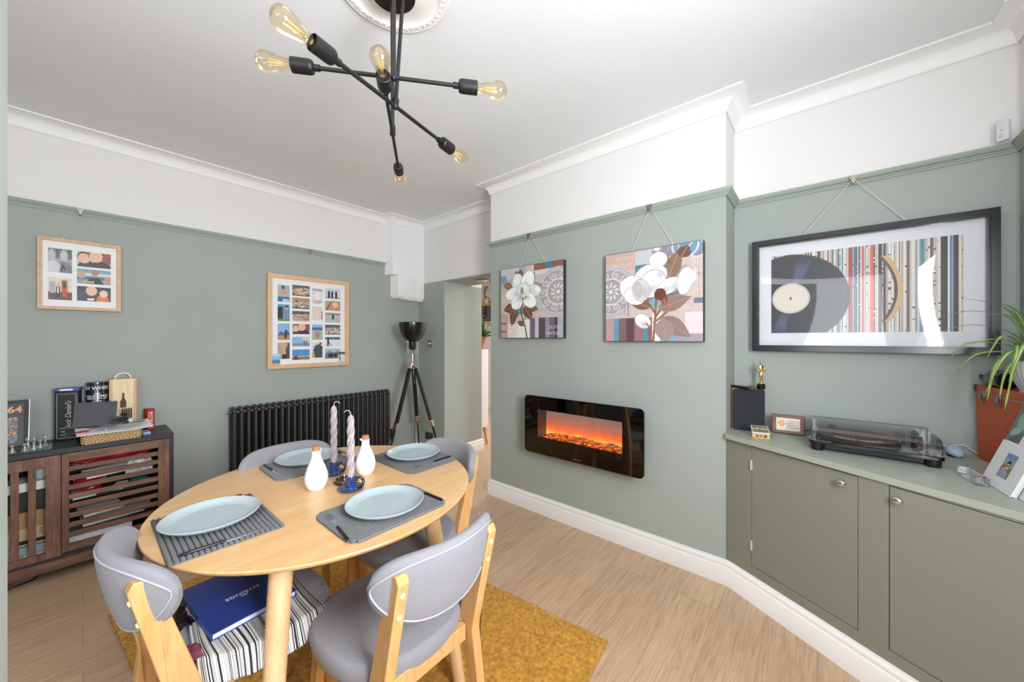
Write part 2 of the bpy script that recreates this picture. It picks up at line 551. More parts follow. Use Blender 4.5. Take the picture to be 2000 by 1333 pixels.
wall('wall_left', -1.4, RX + 0.6, WY, WY + 0.12, label='sage wall with white band above the rail')
b = MB()     # recess wall beside the doorway: sage below the lintel, white above
b.b2(RX, RX + 0.58, 3.141, WY, 0, 1.975, 0); b.b2(RX, RX + 0.58, 3.141, WY, 1.998, ZC, 1)
b.b2(RX + 0.405, RX + 0.58, 3.141, WY, 1.975, 1.998, 1); b.b2(RX, RX + 0.405, 3.141, WY, 1.975, 1.998, 0)
struct(O('wall_doorway', b, [GREEN, WHITE]))
b = MB(); b.b2(RX, RX + 0.405, Y2, 3.141, 1.985, 1.999, 0); b.b2(RX, RX + 0.405, Y2, 3.141, 1.999, ZC, 1)
struct(O('wall_lintel', b, [GREEN, WHITE]))
b = MB(); b.b2(WX, RX + 0.4, Y1, Y2, 0, ZR, 0); b.b2(WX, RX + 0.4, Y1, Y2, ZR, ZC, 1)
struct(O('wall_chimney', b, [GREEN, WHITE]))
wall('wall_right', AX, AX + 0.12, -0.9, Y1)
wall('wall_nib', 2.43, AX + 0.02, -0.9, -0.655)
# wall behind the camera with a window, side wall with a window
b = MB()
for (x0, x1, z0, z1) in ((-1.4, -0.18, 0, ZC), (0.90, 2.43, 0, ZC), (-0.18, 0.90, 0, 0.95), (-0.18, 0.90, 2.25, ZC)):
    b.b2(x0, x1, -0.92, -0.78, z0, min(z1, ZR), 0) if z0 < ZR else None
    if z1 > ZR: b.b2(x0, x1, -0.92, -0.78, max(z0, ZR), z1, 1)
struct(O('wall_back', b, [GREEN, WHITE]))
b = MB()
for (y0, y1, z0, z1) in ((-0.9, -0.6, 0, ZC), (0.7, WY, 0, ZC), (-0.6, 0.7, 0, 0.95), (-0.6, 0.7, 2.25, ZC)):
    b.b2(-1.4, -1.28, y0, y1, z0, min(z1, ZR), 0) if z0 < ZR else None
    if z1 > ZR: b.b2(-1.4, -1.28, y0, y1, max(z0, ZR), z1, 1)
struct(O('wall_side', b, [GREEN, WHITE]))


def window(name, M, w, h):
    b = MB()
    b.b2(-w / 2, w / 2, -h / 2, -h / 2 + 0.05, -0.03, 0.03, 0, M); b.b2(-w / 2, w / 2, h / 2 - 0.05, h / 2, -0.03, 0.03, 0, M)
    for x in (-w / 2, -w / 6, w / 6, w / 2 - 0.05): b.b2(x, x + 0.05, -h / 2 + .05, h / 2 - .05, -0.03, 0.03, 0, M)
    struct(O(name, b, GLOSSW))


window('window_1', axes((1, 0, 0), (0, 0, 1), (0, 1, 0), (0.36, -0.85, 1.6)), 1.08, 1.3)
window('window_2', axes((0, 1, 0), (0, 0, 1), (1, 0, 0), (-1.34, 0.05, 1.6)), 1.3, 1.3)


def sweep(path, prof, mb, m=0, ends=None):
    """profile (distance into the room, height) along a plan path whose left side is the room"""
    P = [Vector((x, y)) for x, y in path]; n = len(P); rows = []
    for i in range(n):
        def nrm(a, c):
            t = (c - a).normalized(); return Vector((-t.y, t.x))
        if i == 0: q = nrm(P[0], P[1])
        elif i == n - 1: q = nrm(P[-2], P[-1])
        else:
            a, c = nrm(P[i - 1], P[i]), nrm(P[i], P[i + 1]); q = (a + c) / max(0.2, 1 + a.dot(c))
        rows.append([(P[i].x + q.x * d, P[i].y + q.y * d, z) for d, z in prof])
    k = len(prof); vs = [p for r in rows for p in r]; fs = []
    for i in range(n - 1):
        for j in range(k): fs.append((i * k + j, i * k + (j + 1) % k, (i + 1) * k + (j + 1) % k, (i + 1) * k + j))
    fs.append(tuple(range(k))); fs.append(tuple(reversed(range((n - 1) * k, n * k))))
    mb.add(vs, fs, m)


COVE = [(0, 2.607), (0.006, 2.603), (0.010, 2.607)] + [(0.012 + 0.074 * (1 - math.cos(a)), 2.609 + 0.066 * math.sin(a)) for a in [PI / 2 * i / 8 for i in range(9)]] + [(0.093, 2.677), (0.093, ZC), (0, ZC)]
b = MB()
sweep([(-1.28, -0.78), (2.43, -0.78), (2.43, -0.655), (AX, -0.655), (AX, Y1), (WX, Y1), (WX, Y2), (RX, Y2), (RX, 3.512), (2.161, 3.512), (2.125, WY), (-1.28, WY), (-1.28, -0.78)], COVE, b)
struct(O('trim_1', b, plain('white_cornice', 'EDEDED', 0.7, var=0.01), smooth=True), 'white coved cornice')
RAIL = [(0, 2.143), (0.008, 2.143), (0.009, 2.150), (0.013, 2.152), (0.013, 2.158), (0.017, 2.160), (0.022, 2.166), (0.028, 2.176), (0.030, 2.183), (0, 2.183)]
b = MB()
sweep([(-1.28, -0.78), (2.43, -0.78), (2.43, -0.655), (AX, -0.655), (AX, Y1), (WX, Y1), (WX, Y2), (2.35, Y2)], RAIL, b)
sweep([(2.12, WY), (-1.28, WY)], RAIL, b)
struct(O('trim_2', b, GREEN_RAIL, smooth=True), 'sage picture rail')
SK = [(0, 0), (0.020, 0), (0.020, 0.094), (0.017, 0.098), (0.014, 0.1), (0.015, 0.106), (0.016, 0.114), (0.012, 0.122), (0.007, 0.126), (0.006, 0.133), (0, 0.134)]
b = MB()
sweep([(1.697, -0.65), (WX, 0.372), (WX, Y2), (RX - .01, Y2)], SK, b)
struct(O('baseboard_right', b, GLOSSW, smooth=True))
b = MB(); sweep([(3.15, 3.6), (3.15, 3.141), (RX, 3.141), (RX, WY), (-1.28, WY)][::1], SK, b)
b2_ = MB(); sweep([(3.158, 3.3), (3.15, 3.141)], SK, b2_)
struct(O('baseboard_left', b, GLOSSW, smooth=True))

# boxed-in pipe in the corner, lumpy white plaster with a stepped foot
b = MB()
b.add([(2.125, WY, 2.05), (2.161, 3.512, 2.055), (2.236, 3.512, 2.055), (2.568, 3.512, 2.055), (2.568, WY, 2.055), (2.15, WY, 2.05),
       (2.125, WY, ZC), (2.161, 3.512, ZC), (2.236, 3.512, ZC), (2.568, 3.512, ZC), (2.568, WY, ZC), (2.15, WY, ZC)],
      [(0, 1, 7, 6), (1, 2, 3, 9, 8, 7), (3, 4, 10, 9), (0, 5, 4, 3, 2, 1), (6, 7, 8, 9, 10, 11), (4, 5, 11, 10), (5, 0, 6, 11)])


def foot(u, v):
    # lower box with rounded, uneven bottom
    z = 2.06 - 0.27 * v
    k = max(0.0, (v - 0.8) / 0.2)
    rnd = 0.005 * math.sin(7 * u + 5 * v) + 0.003 * math.sin(19 * u)
    if u < 0.25:
        t = u / 0.25; x = 2.195 + 0.041 * t + 0.02 * k * k; y = WY - 0.10 * t
    else:
        t = (u - 0.25) / 0.75; x = 2.236 + (2.568 - 2.236) * t; y = 3.512
        if t < .15: x += 0.02 * k * k
    return (min(x, 2.568), y + k * k * 0.03 + rnd * (0.5 if v > .05 else 0), z + 0.03 * (1 - v) * 0 + rnd * v + (0.012 if u < 0.3 else 0) * k)


b.grid(foot, 26, 14)
b.add([(2.195, WY, 1.80), (2.256, 3.542, 1.80), (2.568, 3.542, 1.79), (2.568, WY, 1.79)], [(0, 1, 2, 3)])
struct(O('trim_3', b, plain('lumpy_plaster', 'ECEBEB', 0.7, var=0.01, bump=0.5, bscale=40), fixn=False, smooth=True), 'white boxed pipe casing in the corner')

# ceiling rose
rose = thing('ceiling_rose', 'round white plaster ceiling rose with leafy moulded rim', 'ceiling rose', (0.748, 1.215, ZC))
b = MB(); b.lathe([(0.212, 0.0), (0.212, -0.006), (0.205, -0.014), (0.197, -0.012), (0.194, -0.016), (0.178, -0.018), (0.174, -0.013), (0.168, -0.011), (0.16, -0.008), (0.125, -0.010), (0.10, -0.017), (0.09, -0.02), (0.0001, -0.02)], 72)
O('disc', b, GLOSSW, rose, smooth=True)
b = MB()
for i in range(44):
    a = 2 * PI * i / 44; M = Matrix.Rotation(a, 4, 'Z') @ Matrix.Translation((0.186, 0, -0.018)) @ Matrix.Rotation(0.75 if i % 2 else -0.75, 4, 'Z')
    b.ball((0, 0, 0.002), 0.010, 0, 8, M, (0.45, 1.05 + 0.2 * (i % 3), 0.32))
O('leaf_moulding', b, GLOSSW, rose, smooth='all')

# door leaf standing open at the left edge of the view
d = struct(O('door_1', MB().b2(-0.115, -0.075, 0.12, 0.957, 0.005, 2.0), plain('pale_door_paint', 'B2BAB6', 0.5, var=0.01, scale=4), bevel=0.004))
hb = MB(); hb.lathe([(0.024, 0), (0.024, 0.006), (0.009, 0.01), (0.009, 0.04)], 20, 0, Matrix.Translation((-0.115, 0.84, 1.0)) @ Matrix.Rotation(-PI / 2, 4, 'Y')); hb.tube([(-0.155, 0.84, 1.0), (-0.155, 0.73, 1.0)], 0.008)
O('door_handle', hb, CHROME, d, smooth=True)

# ------------------------------------------------------------------ kitchen beyond the doorway
b = MB()
b.b2(5.2, 5.3, 0.9, 6.6, 0, 2.45); b.b2(3.05, 5.3, 6.5, 6.6, 0, 2.45); b.b2(2.7, 5.3, 0.8, 0.9, 0, 2.45)
struct(O('wall_kitchen', b, plain('kitchen_white_wall', 'ECE8E4', 0.7, var=0.01)))
b = MB(); b.b2(RX + 0.405, 5.3, 0.8, 6.6, 2.4, 2.5)
struct(O('ceiling_kitchen', b, CEIL))
b = MB(); b.b2(5.17, 5.2, 0.9, 6.5, 2.22, 2.26)
struct(O('trim_4', b, GLOSSW))
b = MB(); b.b2(5.185, 5.2, 0.9, 6.5, 0, 0.12); struct(O('baseboard_kitchen', b, GLOSSW))
b = MB(); b.b2(3.03, 3.15, WY, 6.5, 0, 2.4); struct(O('wall_kitchen_near', b, plain('kitchen_white_wall', 'ECE8E4', 0.7)))

cab = thing('shoe_cabinet', 'tall white cabinet on splayed wooden legs beyond the doorway', 'cabinet', (3.27, 3.72, 0))
b = MB(); b.b2(-0.10, 0.10, -0.48, 0.48, 0.225, 1.215); O('body', b, plain('white_lacquer', 'EDEDF0', 0.4, var=0.01), cab, bevel=0.003)
for sx in (-1, 1):
    for sy in (-1, 1):
        O('leg', MB().tube([(sx * 0.07, sy * 0.43, 0.225), (sx * 0.085, sy * 0.47, 0.0)], [0.022, 0.013], 12), CHAIRW, cab, smooth=True)
fl = thing('potted_plant', 'leafy green plant in a terracotta pot on the white cabinet', 'plant', (3.265, 3.31, 1.2155))
b = MB(); b.lathe([(0.055, 0), (0.085, 0.135), (0.094, 0.137), (0.096, 0.165), (0.088, 0.167), (0.08, 0.14), (0.0001, 0.135)], 28); O('pot', b, TERRA, fl, smooth=True)
b = MB()
for i in range(120):
    a = random.uniform(-1.9, 1.9); L = random.uniform(0.14, 0.34); lean = random.uniform(0.15, 1.15) * (0.25 if math.cos(a) < 0.1 else 1)
    pts = []; wd = []
    for k in range(6):
        t = k / 5; r = L * math.sin(lean) * t * (1 + .3 * t); z = 0.135 + L * math.cos(lean) * t - 0.25 * L * t * t * lean
        pts.append((r * math.cos(a), r * math.sin(a), z)); wd.append(0.002 + 0.013 * math.sin(PI * min(1, t * 1.02)))
    b.tube(pts, wd, 6, 0, None, True, 0.25)
O('foliage', b, plain('kitchen_plant_leaf', '4C7A2C', 0.5, var=0.35, scale=30), fl, smooth='all')
O('stem', MB().tube([(0, 0, 0.12), (0.01, 0, 0.32)], 0.006), plain('plant_stem', '6A7A3A', 0.6), fl)
bd = thing('chalkboard', 'chalkboard menu in an arched wooden frame on kitchen wall', 'chalkboard', (5.19, 5.02, 1.93))
R90 = axes((0, -1, 0), (0, 0, 1), (-1, 0, 0), (0, 0, 0))
out = [(-0.31, -0.28), (0.31, -0.28), (0.31, 0.15)] + [(0.12 * math.cos(a) , 0.15 + 0.11 * math.sin(a)) for a in [PI * i / 10 for i in range(11)]] + [(-0.31, 0.15)]
b = MB(); b.prism(out, 0, 0.02, 0, R90); O('frame', b, FRAMEW, bd)
b = MB(); b.b2(-0.24, 0.24, -0.22, 0.08, 0.02, 0.024, 0, R90); O('slate', b, plain('slate', '2B2D30', 0.8), bd)
b = MB(); b.lathe([(0.0001, 0.026), (0.05, 0.026), (0.05, 0.02)], 24, 0, R90 @ Matrix.Translation((0, 0.175, 0))); O('dial', b, GLOSSW, bd)
b = MB()
r0_ = 0
for r in range(9):
    for cidx in range(2):
        x = -0.20 + cidx * 0.21; y = 0.05 - r * 0.03
        while x < -0.20 + cidx * 0.21 + random.uniform(.1, .18):
            l = random.uniform(0.01, 0.03); b.b2(x, x + l, y, y + 0.008, 0.024, 0.0245, 0, R90); x += l + 0.008
O('chalk_writing', b, plain('chalk', 'D8D8D8', 0.9), bd)
ck = thing('wall_clock', 'round clock with a grey ring rim high on kitchen wall', 'clock', (5.19, 4.90, 2.26))
b = MB(); b.lathe([(0.16, 0), (0.16, 0.02), (0.19, 0.025), (0.2, 0.0)], 48, 0, R90, cap=False); O('rim', b, plain('pewter', '8E8A88', 0.4, 0.8), ck, smooth=True)
b = MB(); b.lathe([(0.0001, 0.01), (0.16, 0.01)], 48, 0, R90, cap=False); O('dial', b, PAPER, ck)
b = MB(); b.b2(-0.004, 0.004, -0.02, 0.1, 0.012, 0.014, 0, R90); b.b2(-0.02, 0.08, -0.004, 0.004, 0.012, 0.014, 0, R90); O('hands', b, BLACKM, ck)
sl = thing('flush_ceiling_light', 'small round flush light under the doorway lintel', 'light fitting', (2.76, 2.74, 1.9845))
b = MB(); b.lathe([(0.066, 0), (0.068, -0.012), (0.058, -0.02)], 36, cap=False); O('rim', b, CHROME, sl, smooth=True)
b = MB(); b.lathe([(0.058, -0.019), (0.05, -0.026), (0.0001, -0.03)], 36, cap=False); O('diffuser', b, plain('opal_diffuser', 'DCD6CE', 0.5), sl, smooth=True)

# ================================================================== CUPBOARD IN THE ALCOVE
cp = thing('alcove_cupboard', 'sage built-in cupboard with two plain doors under the alcove worktop', 'cupboard', (2.287, 0.372, 0), math.radians(-120))
b = MB()
T = 0.019
b.b2(-0.015, 0.128, 0, T, 0, 0.806); b.b2(0.574, 0.666, 0, T, 0, 0.806); b.b2(0.128, 0.574, 0, T, 0, 0.18); b.b2(0.666, 1.13, 0, T, 0, 0.18); b.b2(1.13, 1.175, 0, T, 0, 0.806)
b.b2(0.128, 0.574, 0.0, T, 0.8, 0.806); b.b2(0.666, 1.13, 0.0, T, 0.8, 0.806)
O('face_frame', b, CUPB, cp, bevel=0.0008)
b = MB(); b.b2(0.10, 1.16, 0.045, 0.06, 0.02, 0.80); O('inner_panel', b, BLACKM, cp)
for k, (s0, s1, kx, hx) in enumerate(((0.1305, 0.5715, 0.525, 0.1292), (0.669, 1.1275, 0.698, 1.1285))):
    dr = O('door', MB().b2(s0, s1, 0.001, T, 0.183, 0.797), CUPB, cp, bevel=0.001)
    b = MB(); Mk = Matrix.Translation((kx, 0.001, 0.757)) @ Matrix.Rotation(PI / 2, 4, 'X')
    b.lathe([(0.009, 0), (0.007, 0.004), (0.005, 0.010), (0.007, 0.016)], 20, 0, Mk)
    b.ball((0, 0, 0.021), 0.0165, 0, 20, Mk, (1, 0.82, 0.5))
    O('knob', b, CHROME, dr, smooth='all')
    for hz in (0.70, 0.285):
        b = MB(); b.tube([(hx, -0.003, hz - 0.025), (hx, -0.003, hz + 0.025)], 0.0042, 10)
        b.b2(hx - 0.006, hx + 0.006, -0.001, 0.002, hz - 0.024, hz + 0.024); O('hinge', b, plain('painted_hinge', 'B9BCAE', 0.4), dr, smooth=True)
wt = O('worktop', MB().prism([(2.258, 0.384), (1.7, -0.655), (2.428, -0.655), (2.428, -0.653), (2.553, -0.653), (2.553, 0.383)], 0.807, 0.832), plain('sage_worktop_paint', 'A3A99D', 0.4, var=0.015), bevel=0.003)
tag(wt, 'sage painted worktop filling the alcove above the cupboard', 'worktop')
CT = 0.8322

# ================================================================== TABLE
TC = (0.6605, 1.5243)
tb = thing('dining_table', 'round light oak dining table laid for four', 'table', (TC[0], TC[1], 0))
b = MB(); b.lathe([(0.0001, 0.728), (0.535, 0.728), (0.548, 0.733), (0.5555, 0.741), (0.557, 0.746), (0.5555, 0.7495), (0.552, 0.75), (0.0001, 0.75)], 128)
O('tabletop', b, OAK, tb, smooth=True)
b = MB()
for a in (0, 1):
    M = Matrix.Rotation(math.radians(50 if a else -50), 4, 'Z'); b.b2(-0.36, 0.36, -0.02, 0.02, 0.672, 0.728 - a * 0.0005, 0, M)
O('cross_frame', b, OAK, tb, bevel=0.002)
RL = Matrix.Rotation(math.radians(-4.5), 4, 'Z')
for sx, sy in ((-1, -1), (1, -1), (1, 1), (-1, 1)):
    b = MB(); pts = [(sx * 0.248, sy * 0.315, 0.728), (sx * 0.263, sy * 0.34, 0.60), (sx * 0.293, sy * 0.395, 0.3), (sx * 0.318, sy * 0.44, 0.0115)]
    b.tube([RL @ Vector(p) for p in pts], [0.032, 0.0315, 0.028, 0.022], 24); O('leg', b, wood('oak_leg', 'D3A877', 'DDB689', 'E6C49A', 5.0, (9, 9, 1), 0.35, coat=0.2), tb, smooth=True)

# ================================================================== CHAIRS
def superell(a, b_, n, t):
    c, s_ = math.cos(t), math.sin(t)
    return a * math.copysign(abs(c) ** (2 / n), c), b_ * math.copysign(abs(s_) ** (2 / n), s_)


def back_section(t):
    """t -1..1 along the backrest: plan position, normal, centre height, half height, half thickness"""
    R = 0.292; th = t * 0.775
    x = R * math.sin(th); y = -0.332 + R * (1 - math.cos(th)) + 0.0
    e = max(0.0, 1 - abs(t) ** 5.0) ** 0.5
    top = 0.803 - 0.012 * t * t; bot = 0.585 + 0.055 * t * t
    mid = (top + bot) / 2 + 0.012 * t * t
    return x, y, math.sin(th), math.cos(th), mid, (top - bot) / 2 * e, 0.0255 * (0.25 + 0.75 * e)


def make_chair():
    t_ = thing('dining_chair', 'x', 'chair')
    # seat cushion
    def seat(u, v):
        a = 2 * PI * u
        wx = 0.216 + 0.012 * math.sin(a); x, y = superell(wx, 0.205, 2.45, a); y -= 0.014
        if v < 0.5:
            k = v / 0.5; r = math.sin(k * PI / 2) ** 0.8 if k else 0; z = 0.478 - 0.020 * k ** 5; r = k
            return (x * r * 0.985, y * r * 0.985, 0.470 + 0.010 * (1 - k ** 3) - 0.003)
        k = (v - 0.5) / 0.5; ph = k * PI
        off = math.sin(ph) * 0.014; z = 0.441 + 0.026 * math.cos(ph) * 1.0 - (0.012 * (k > .5) * (k - .5) * 2)
        s_ = 0.985 + off / 0.22
        return (x * s_, y * s_, z - 0.001)
    b = MB(); b.grid(seat, 48, 21, cu=True); O('seat', b, FABRIC, t_, smooth='all')
    # backrest
    def back(u, v):
        t = -1 + 2 * u; x, y, sn, cs, mid, hh, tk = back_section(t)
        cx, cz = superell(tk, hh, 2.8, 2 * PI * v)
        z = mid + cz; lean = (z - 0.58) * 0.20
        return (x + cx * sn, y - cx * cs + 0.040 - lean, z)
    b = MB(); b.grid(back, 56, 28, cv=True); bk = O('backrest', b, FABRIC, t_, smooth='all')
    pts = []
    for i in range(97):
        a = 2 * PI * i / 96; tt = 0.955 * math.copysign(abs(math.cos(a)) ** 0.6, math.cos(a)); x, y, sn, cs, mid, hh, tk = back_section(tt)
        qq = 0.86 * math.copysign(abs(math.sin(a)) ** 0.75, math.sin(a)); z = mid + hh * qq; lean = (z - 0.58) * 0.20
        off = tk * (1 - abs(qq) ** 2.8) ** (1 / 2.8) + 0.0006
        pts.append((x + off * sn, y - off * cs + 0.040 - lean, z))
    O('piping', MB().tube(pts, 0.0028, 6), plain('light_piping', 'A5A3AD', 0.9), bk, smooth='all')
    # wooden frame
    for sx in (-1, 1):
        prof = [(-0.262, 0.0), (-0.224, 0.20), (-0.182, 0.405), (-0.186, 0.44), (-0.276, 0.752), (-0.284, 0.762), (-0.314, 0.766), (-0.324, 0.745), (-0.254, 0.44), (-0.250, 0.41), (-0.262, 0.20), (-0.290, 0.0)]
        b = MB(); k = len(prof)
        def px(z, s_): return sx * (0.156 + max(0, 0.42 - z) / 0.42 * 0.032) + s_ * 0.016
        vs = [(px(z, -1), y, z) for y, z in prof] + [(px(z, 1), y, z) for y, z in prof]
        fs = [tuple(range(k)), tuple(reversed(range(k, 2 * k)))] + [(i, (i + 1) % k, k + (i + 1) % k, k + i) for i in range(k)]
        b.add(vs, fs); lg = O('rear_leg', b, CHAIRW, t_, bevel=0.003)
        for z in (0.715, 0.655):
            yb = -0.324 + (0.745 - z) * 0.236
            M = Matrix.Translation((sx * 0.156, yb + 0.001, z)) @ Matrix.Rotation(PI / 2 + 0.23, 4, 'X')
            b = MB(); b.lathe([(0.008, -0.003), (0.008, 0.002), (0.006, 0.005), (0.0001, 0.0065)], 16, 0, M)
            O('dowel_cap', b, plain('pale_dowel', 'EBCF9F', 0.4), lg, smooth=True)
        b = MB()
        vs = []
        for (z, hx, hy, cx, cy) in ((0.425, 0.014, 0.028, 0.150, 0.148), (0.30, 0.014, 0.023, 0.160, 0.152), (0.0, 0.012, 0.014, 0.180, 0.172)):
            vs += [(sx * cx - hx, cy - hy, z), (sx * cx + hx, cy - hy, z), (sx * cx + hx, cy + hy, z), (sx * cx - hx, cy + hy, z)]
        fs = [(0, 1, 2, 3), (11, 10, 9, 8)] + [(r * 4 + i, r * 4 + (i + 1) % 4, r * 4 + 4 + (i + 1) % 4, r * 4 + 4 + i) for r in (0, 1) for i in range(4)]
        b.add(vs, fs); O('front_leg', b, CHAIRW, t_, bevel=0.003)
    b = MB()
    for sx in (-1, 1): b.b2(sx * 0.15 - 0.011, sx * 0.15 + 0.011, -0.198, 0.125, 0.375, 0.424)
    b.b2(-0.138, 0.138, 0.135, 0.157, 0.375, 0.424); b.b2(-0.138, 0.138, -0.222, -0.200, 0.372, 0.424)
    O('seat_frame', b, CHAIRW, t_, bevel=0.002)
    return t_


GC = 'matching grey upholstered dining chairs around the table'
chair = make_chair(); chair['group'] = GC
chair['label'] = 'empty grey dining chair nearest the camera, back towards the fireplace side corner'
chair.location = (0.655, 1.085, 0.0115)
chair['label'] = 'empty grey dining chair in the foreground with its back to the camera'
copy_tree(chair, None, (0.370, 1.425, 0.0115), math.radians(-90 + 6), 'grey dining chair at the left with a striped cloth and blue folder on its seat')
copy_tree(chair, None, (0.66, 1.755, 0.0115), PI, 'grey dining chair on the far side of the table in front of the radiator')
copy_tree(chair, None, (0.945, 1.455, 0.0115), math.radians(90), 'grey dining chair on the fireplace side of the table, tucked in')

# ================================================================== RUG
rug = thing('area_rug', 'mustard yellow shaggy rug under the dining table', 'rug', (0.792, 1.676, 0), math.radians(5.7))
RM = plain('mustard_wool', 'C08A2C', 0.95, var=0.35, scale=60, bump=0.5, bscale=300, sheen=0.2)
O('backing', MB().b2(-0.612, 0.612, -1.03, 1.03, 0.0005, 0.006), RM, rug)
rs = np.random.RandomState(3); N = 95000
bx = rs.uniform(-0.618, 0.618, N); by = rs.uniform(-1.036, 1.036, N); an = rs.uniform(0, 2 * PI, N); hh = rs.uniform(0.006, 0.0115, N)
lx = rs.normal(0, 0.0045, N); ly = rs.normal(0, 0.0045, N); wd = rs.uniform(0.0012, 0.0026, N)
V = np.zeros((N, 3, 3)); V[:, 0] = np.stack([bx - np.cos(an) * wd, by - np.sin(an) * wd, np.full(N, 0.003)], 1)
V[:, 1] = np.stack([bx + np.cos(an) * wd, by + np.sin(an) * wd, np.full(N, 0.003)], 1); V[:, 2] = np.stack([bx + lx, by + ly, hh], 1)
me = bpy.data.meshes.new('pile'); me.vertices.add(N * 3); me.vertices.foreach_set('co', V.ravel())
me.loops.add(N * 3); me.loops.foreach_set('vertex_index', np.arange(N * 3, dtype=np.int32)); me.polygons.add(N); me.polygons.foreach_set('loop_start', np.arange(N, dtype=np.int32) * 3)
me.update(calc_edges=True); me.materials.append(RM)
po = bpy.data.objects.new('pile', me); COL.objects.link(po); po.parent = rug; po['kind'] = 'stuff'

# ================================================================== SIDEBOARD
SYF = 3.247
sbd = thing('sideboard', 'charcoal and walnut sideboard with slatted sliding doors along the left wall', 'sideboard', (0, 0, 0))
b = MB(); b.b2(-0.95, 0.386, SYF, 3.600, 0.703, 0.732); O('top', b, CHAR, sbd, bevel=0.0015)
b = MB(); b.b2(0.366, 0.386, SYF, 3.600, 0.118, 0.703); b.b2(-0.95, -0.93, SYF, 3.600, 0.118, 0.703); O('side_panel', b, CHAR, sbd, bevel=0.001)
b = MB(); b.b2(-0.93, 0.366, SYF, 3.600, 0.118, 0.138); O('bottom_panel', b, CHAR, sbd)
b = MB(); b.b2(-0.93, 0.366, 3.590, 3.600, 0.138, 0.703); O('back_panel', b, BLACKM, sbd)
b = MB(); b.b2(-0.93, 0.366, 3.33, 3.588, 0.402, 0.415); b.b2(-0.072, -0.06, 3.30, 3.588, 0.138, 0.402); b.b2(-0.072, -0.06, 3.30, 3.588, 0.415, 0.703); O('shelf', b, CHAR, sbd)
b = MB(); b.b2(-0.90, 0.34, SYF + 0.012, SYF + 0.03, 0.056, 0.096); b.b2(-0.90, 0.34, SYF + 0.31, SYF + 0.33, 0.056, 0.096)
for x in (-0.9, 0.32):
    b.b2(x, x + 0.02, SYF + 0.03, SYF + 0.31, 0.056, 0.096)
b.b2(-0.90, 0.34, SYF + 0.012, SYF + 0.03, 0.096, 0.117); b.b2(-0.9, 0.34, SYF + .31, SYF + .33, .096, .117); O('plinth', b, WALNUTH, sbd, bevel=0.001)
for x in (-0.88, 0.31):
    for y in (SYF + 0.02, SYF + 0.32):
        O('leg', MB().b2(x - 0.012, x + 0.012, y - 0.008, y + 0.008, 0, 0.056), BLACKM, sbd)
dl = O('door', MB().b2(-0.65, -0.60, SYF - 0.003, SYF + 0.016, 0.142, 0.700).b2(-0.134, -0.080, SYF - 0.003, SYF + 0.016, 0.134, 0.700).b2(-0.60, -0.134, SYF - 0.003, SYF + 0.016, 0.640, 0.700).b2(-0.60, -0.134, SYF - 0.003, SYF + 0.016, 0.134, 0.170), WALNUT, sbd, bevel=0.001, label='left door with upright slats')
for i in range(8):
    x0 = -0.192 - i * 0.0555
    if x0 < -0.6: break
    O('slat', MB().b2(x0, x0 + 0.027, SYF, SYF + 0.012, 0.1705, 0.6395), WALNUT, dl, bevel=0.001)
dr = O('door', MB().b2(-0.078, -0.051, SYF, SYF + 0.018, 0.142, 0.700).b2(0.312, 0.365, SYF, SYF + 0.018, 0.142, 0.700).b2(-0.051, 0.312, SYF, SYF + 0.018, 0.650, 0.700, 1).b2(-0.051, 0.312, SYF, SYF + 0.018, 0.142, 0.184, 1), [WALNUT, WALNUTH], sbd, bevel=0.001, label='right door with level slats')
for i in range(8):
    z = 0.598 - i * 0.0535
    O('slat', MB().b2(-0.051, 0.312, SYF + 0.002, SYF + 0.014, z, z + 0.0275), WALNUTH, dr, bevel=0.001)

# things kept inside the sideboard
def slab(name, lab, cat, mat, cx, cy, z, sx, sy, sz, rz=0, group=None, rx=0.0, bevel=0.001, wob=0.0):
    b = MB(); b.box((0, 0, sz / 2), (sx, sy, sz))
    o = O(name, b, mat, None, (cx, cy, z), (rx, 0, rz), bevel=bevel); tag(o, lab, cat, group); return o


def crumple(name, lab, cat, mat, cx, cy, z, sx, sy, sz, seed=1, rz=0, group=None):
    r = random.Random(seed); ph = [r.uniform(0, 6) for _ in range(8)]
    def fn(u, v):
        a = 2 * PI * u; p = PI * v
        k = 1 + 0.16 * math.sin(3 * a + ph[0] + 2 * p) + 0.12 * math.sin(7 * a + ph[1]) * math.sin(p) + 0.08 * math.sin(13 * a + 5 * p + ph[2]) + 0.06 * math.sin(21 * a * 1 + ph[3] + 9 * p)
        x, y = superell(sx / 2, sy / 2, 3.0, a)
        return (x * math.sin(p) ** 0.6 * k * 0.86, y * math.sin(p) ** 0.6 * k * .86, max(0.0, sz / 2 - sz / 2 * math.cos(p) * (1 + 0.15 * math.sin(5 * a + ph[4])) ))
    b = MB(); b.grid(fn, 48, 20, cu=True); o = O(name, b, mat, None, (cx, cy, z), (0, 0, rz), smooth=False, fixn=True); tag(o, lab, cat, group); return o


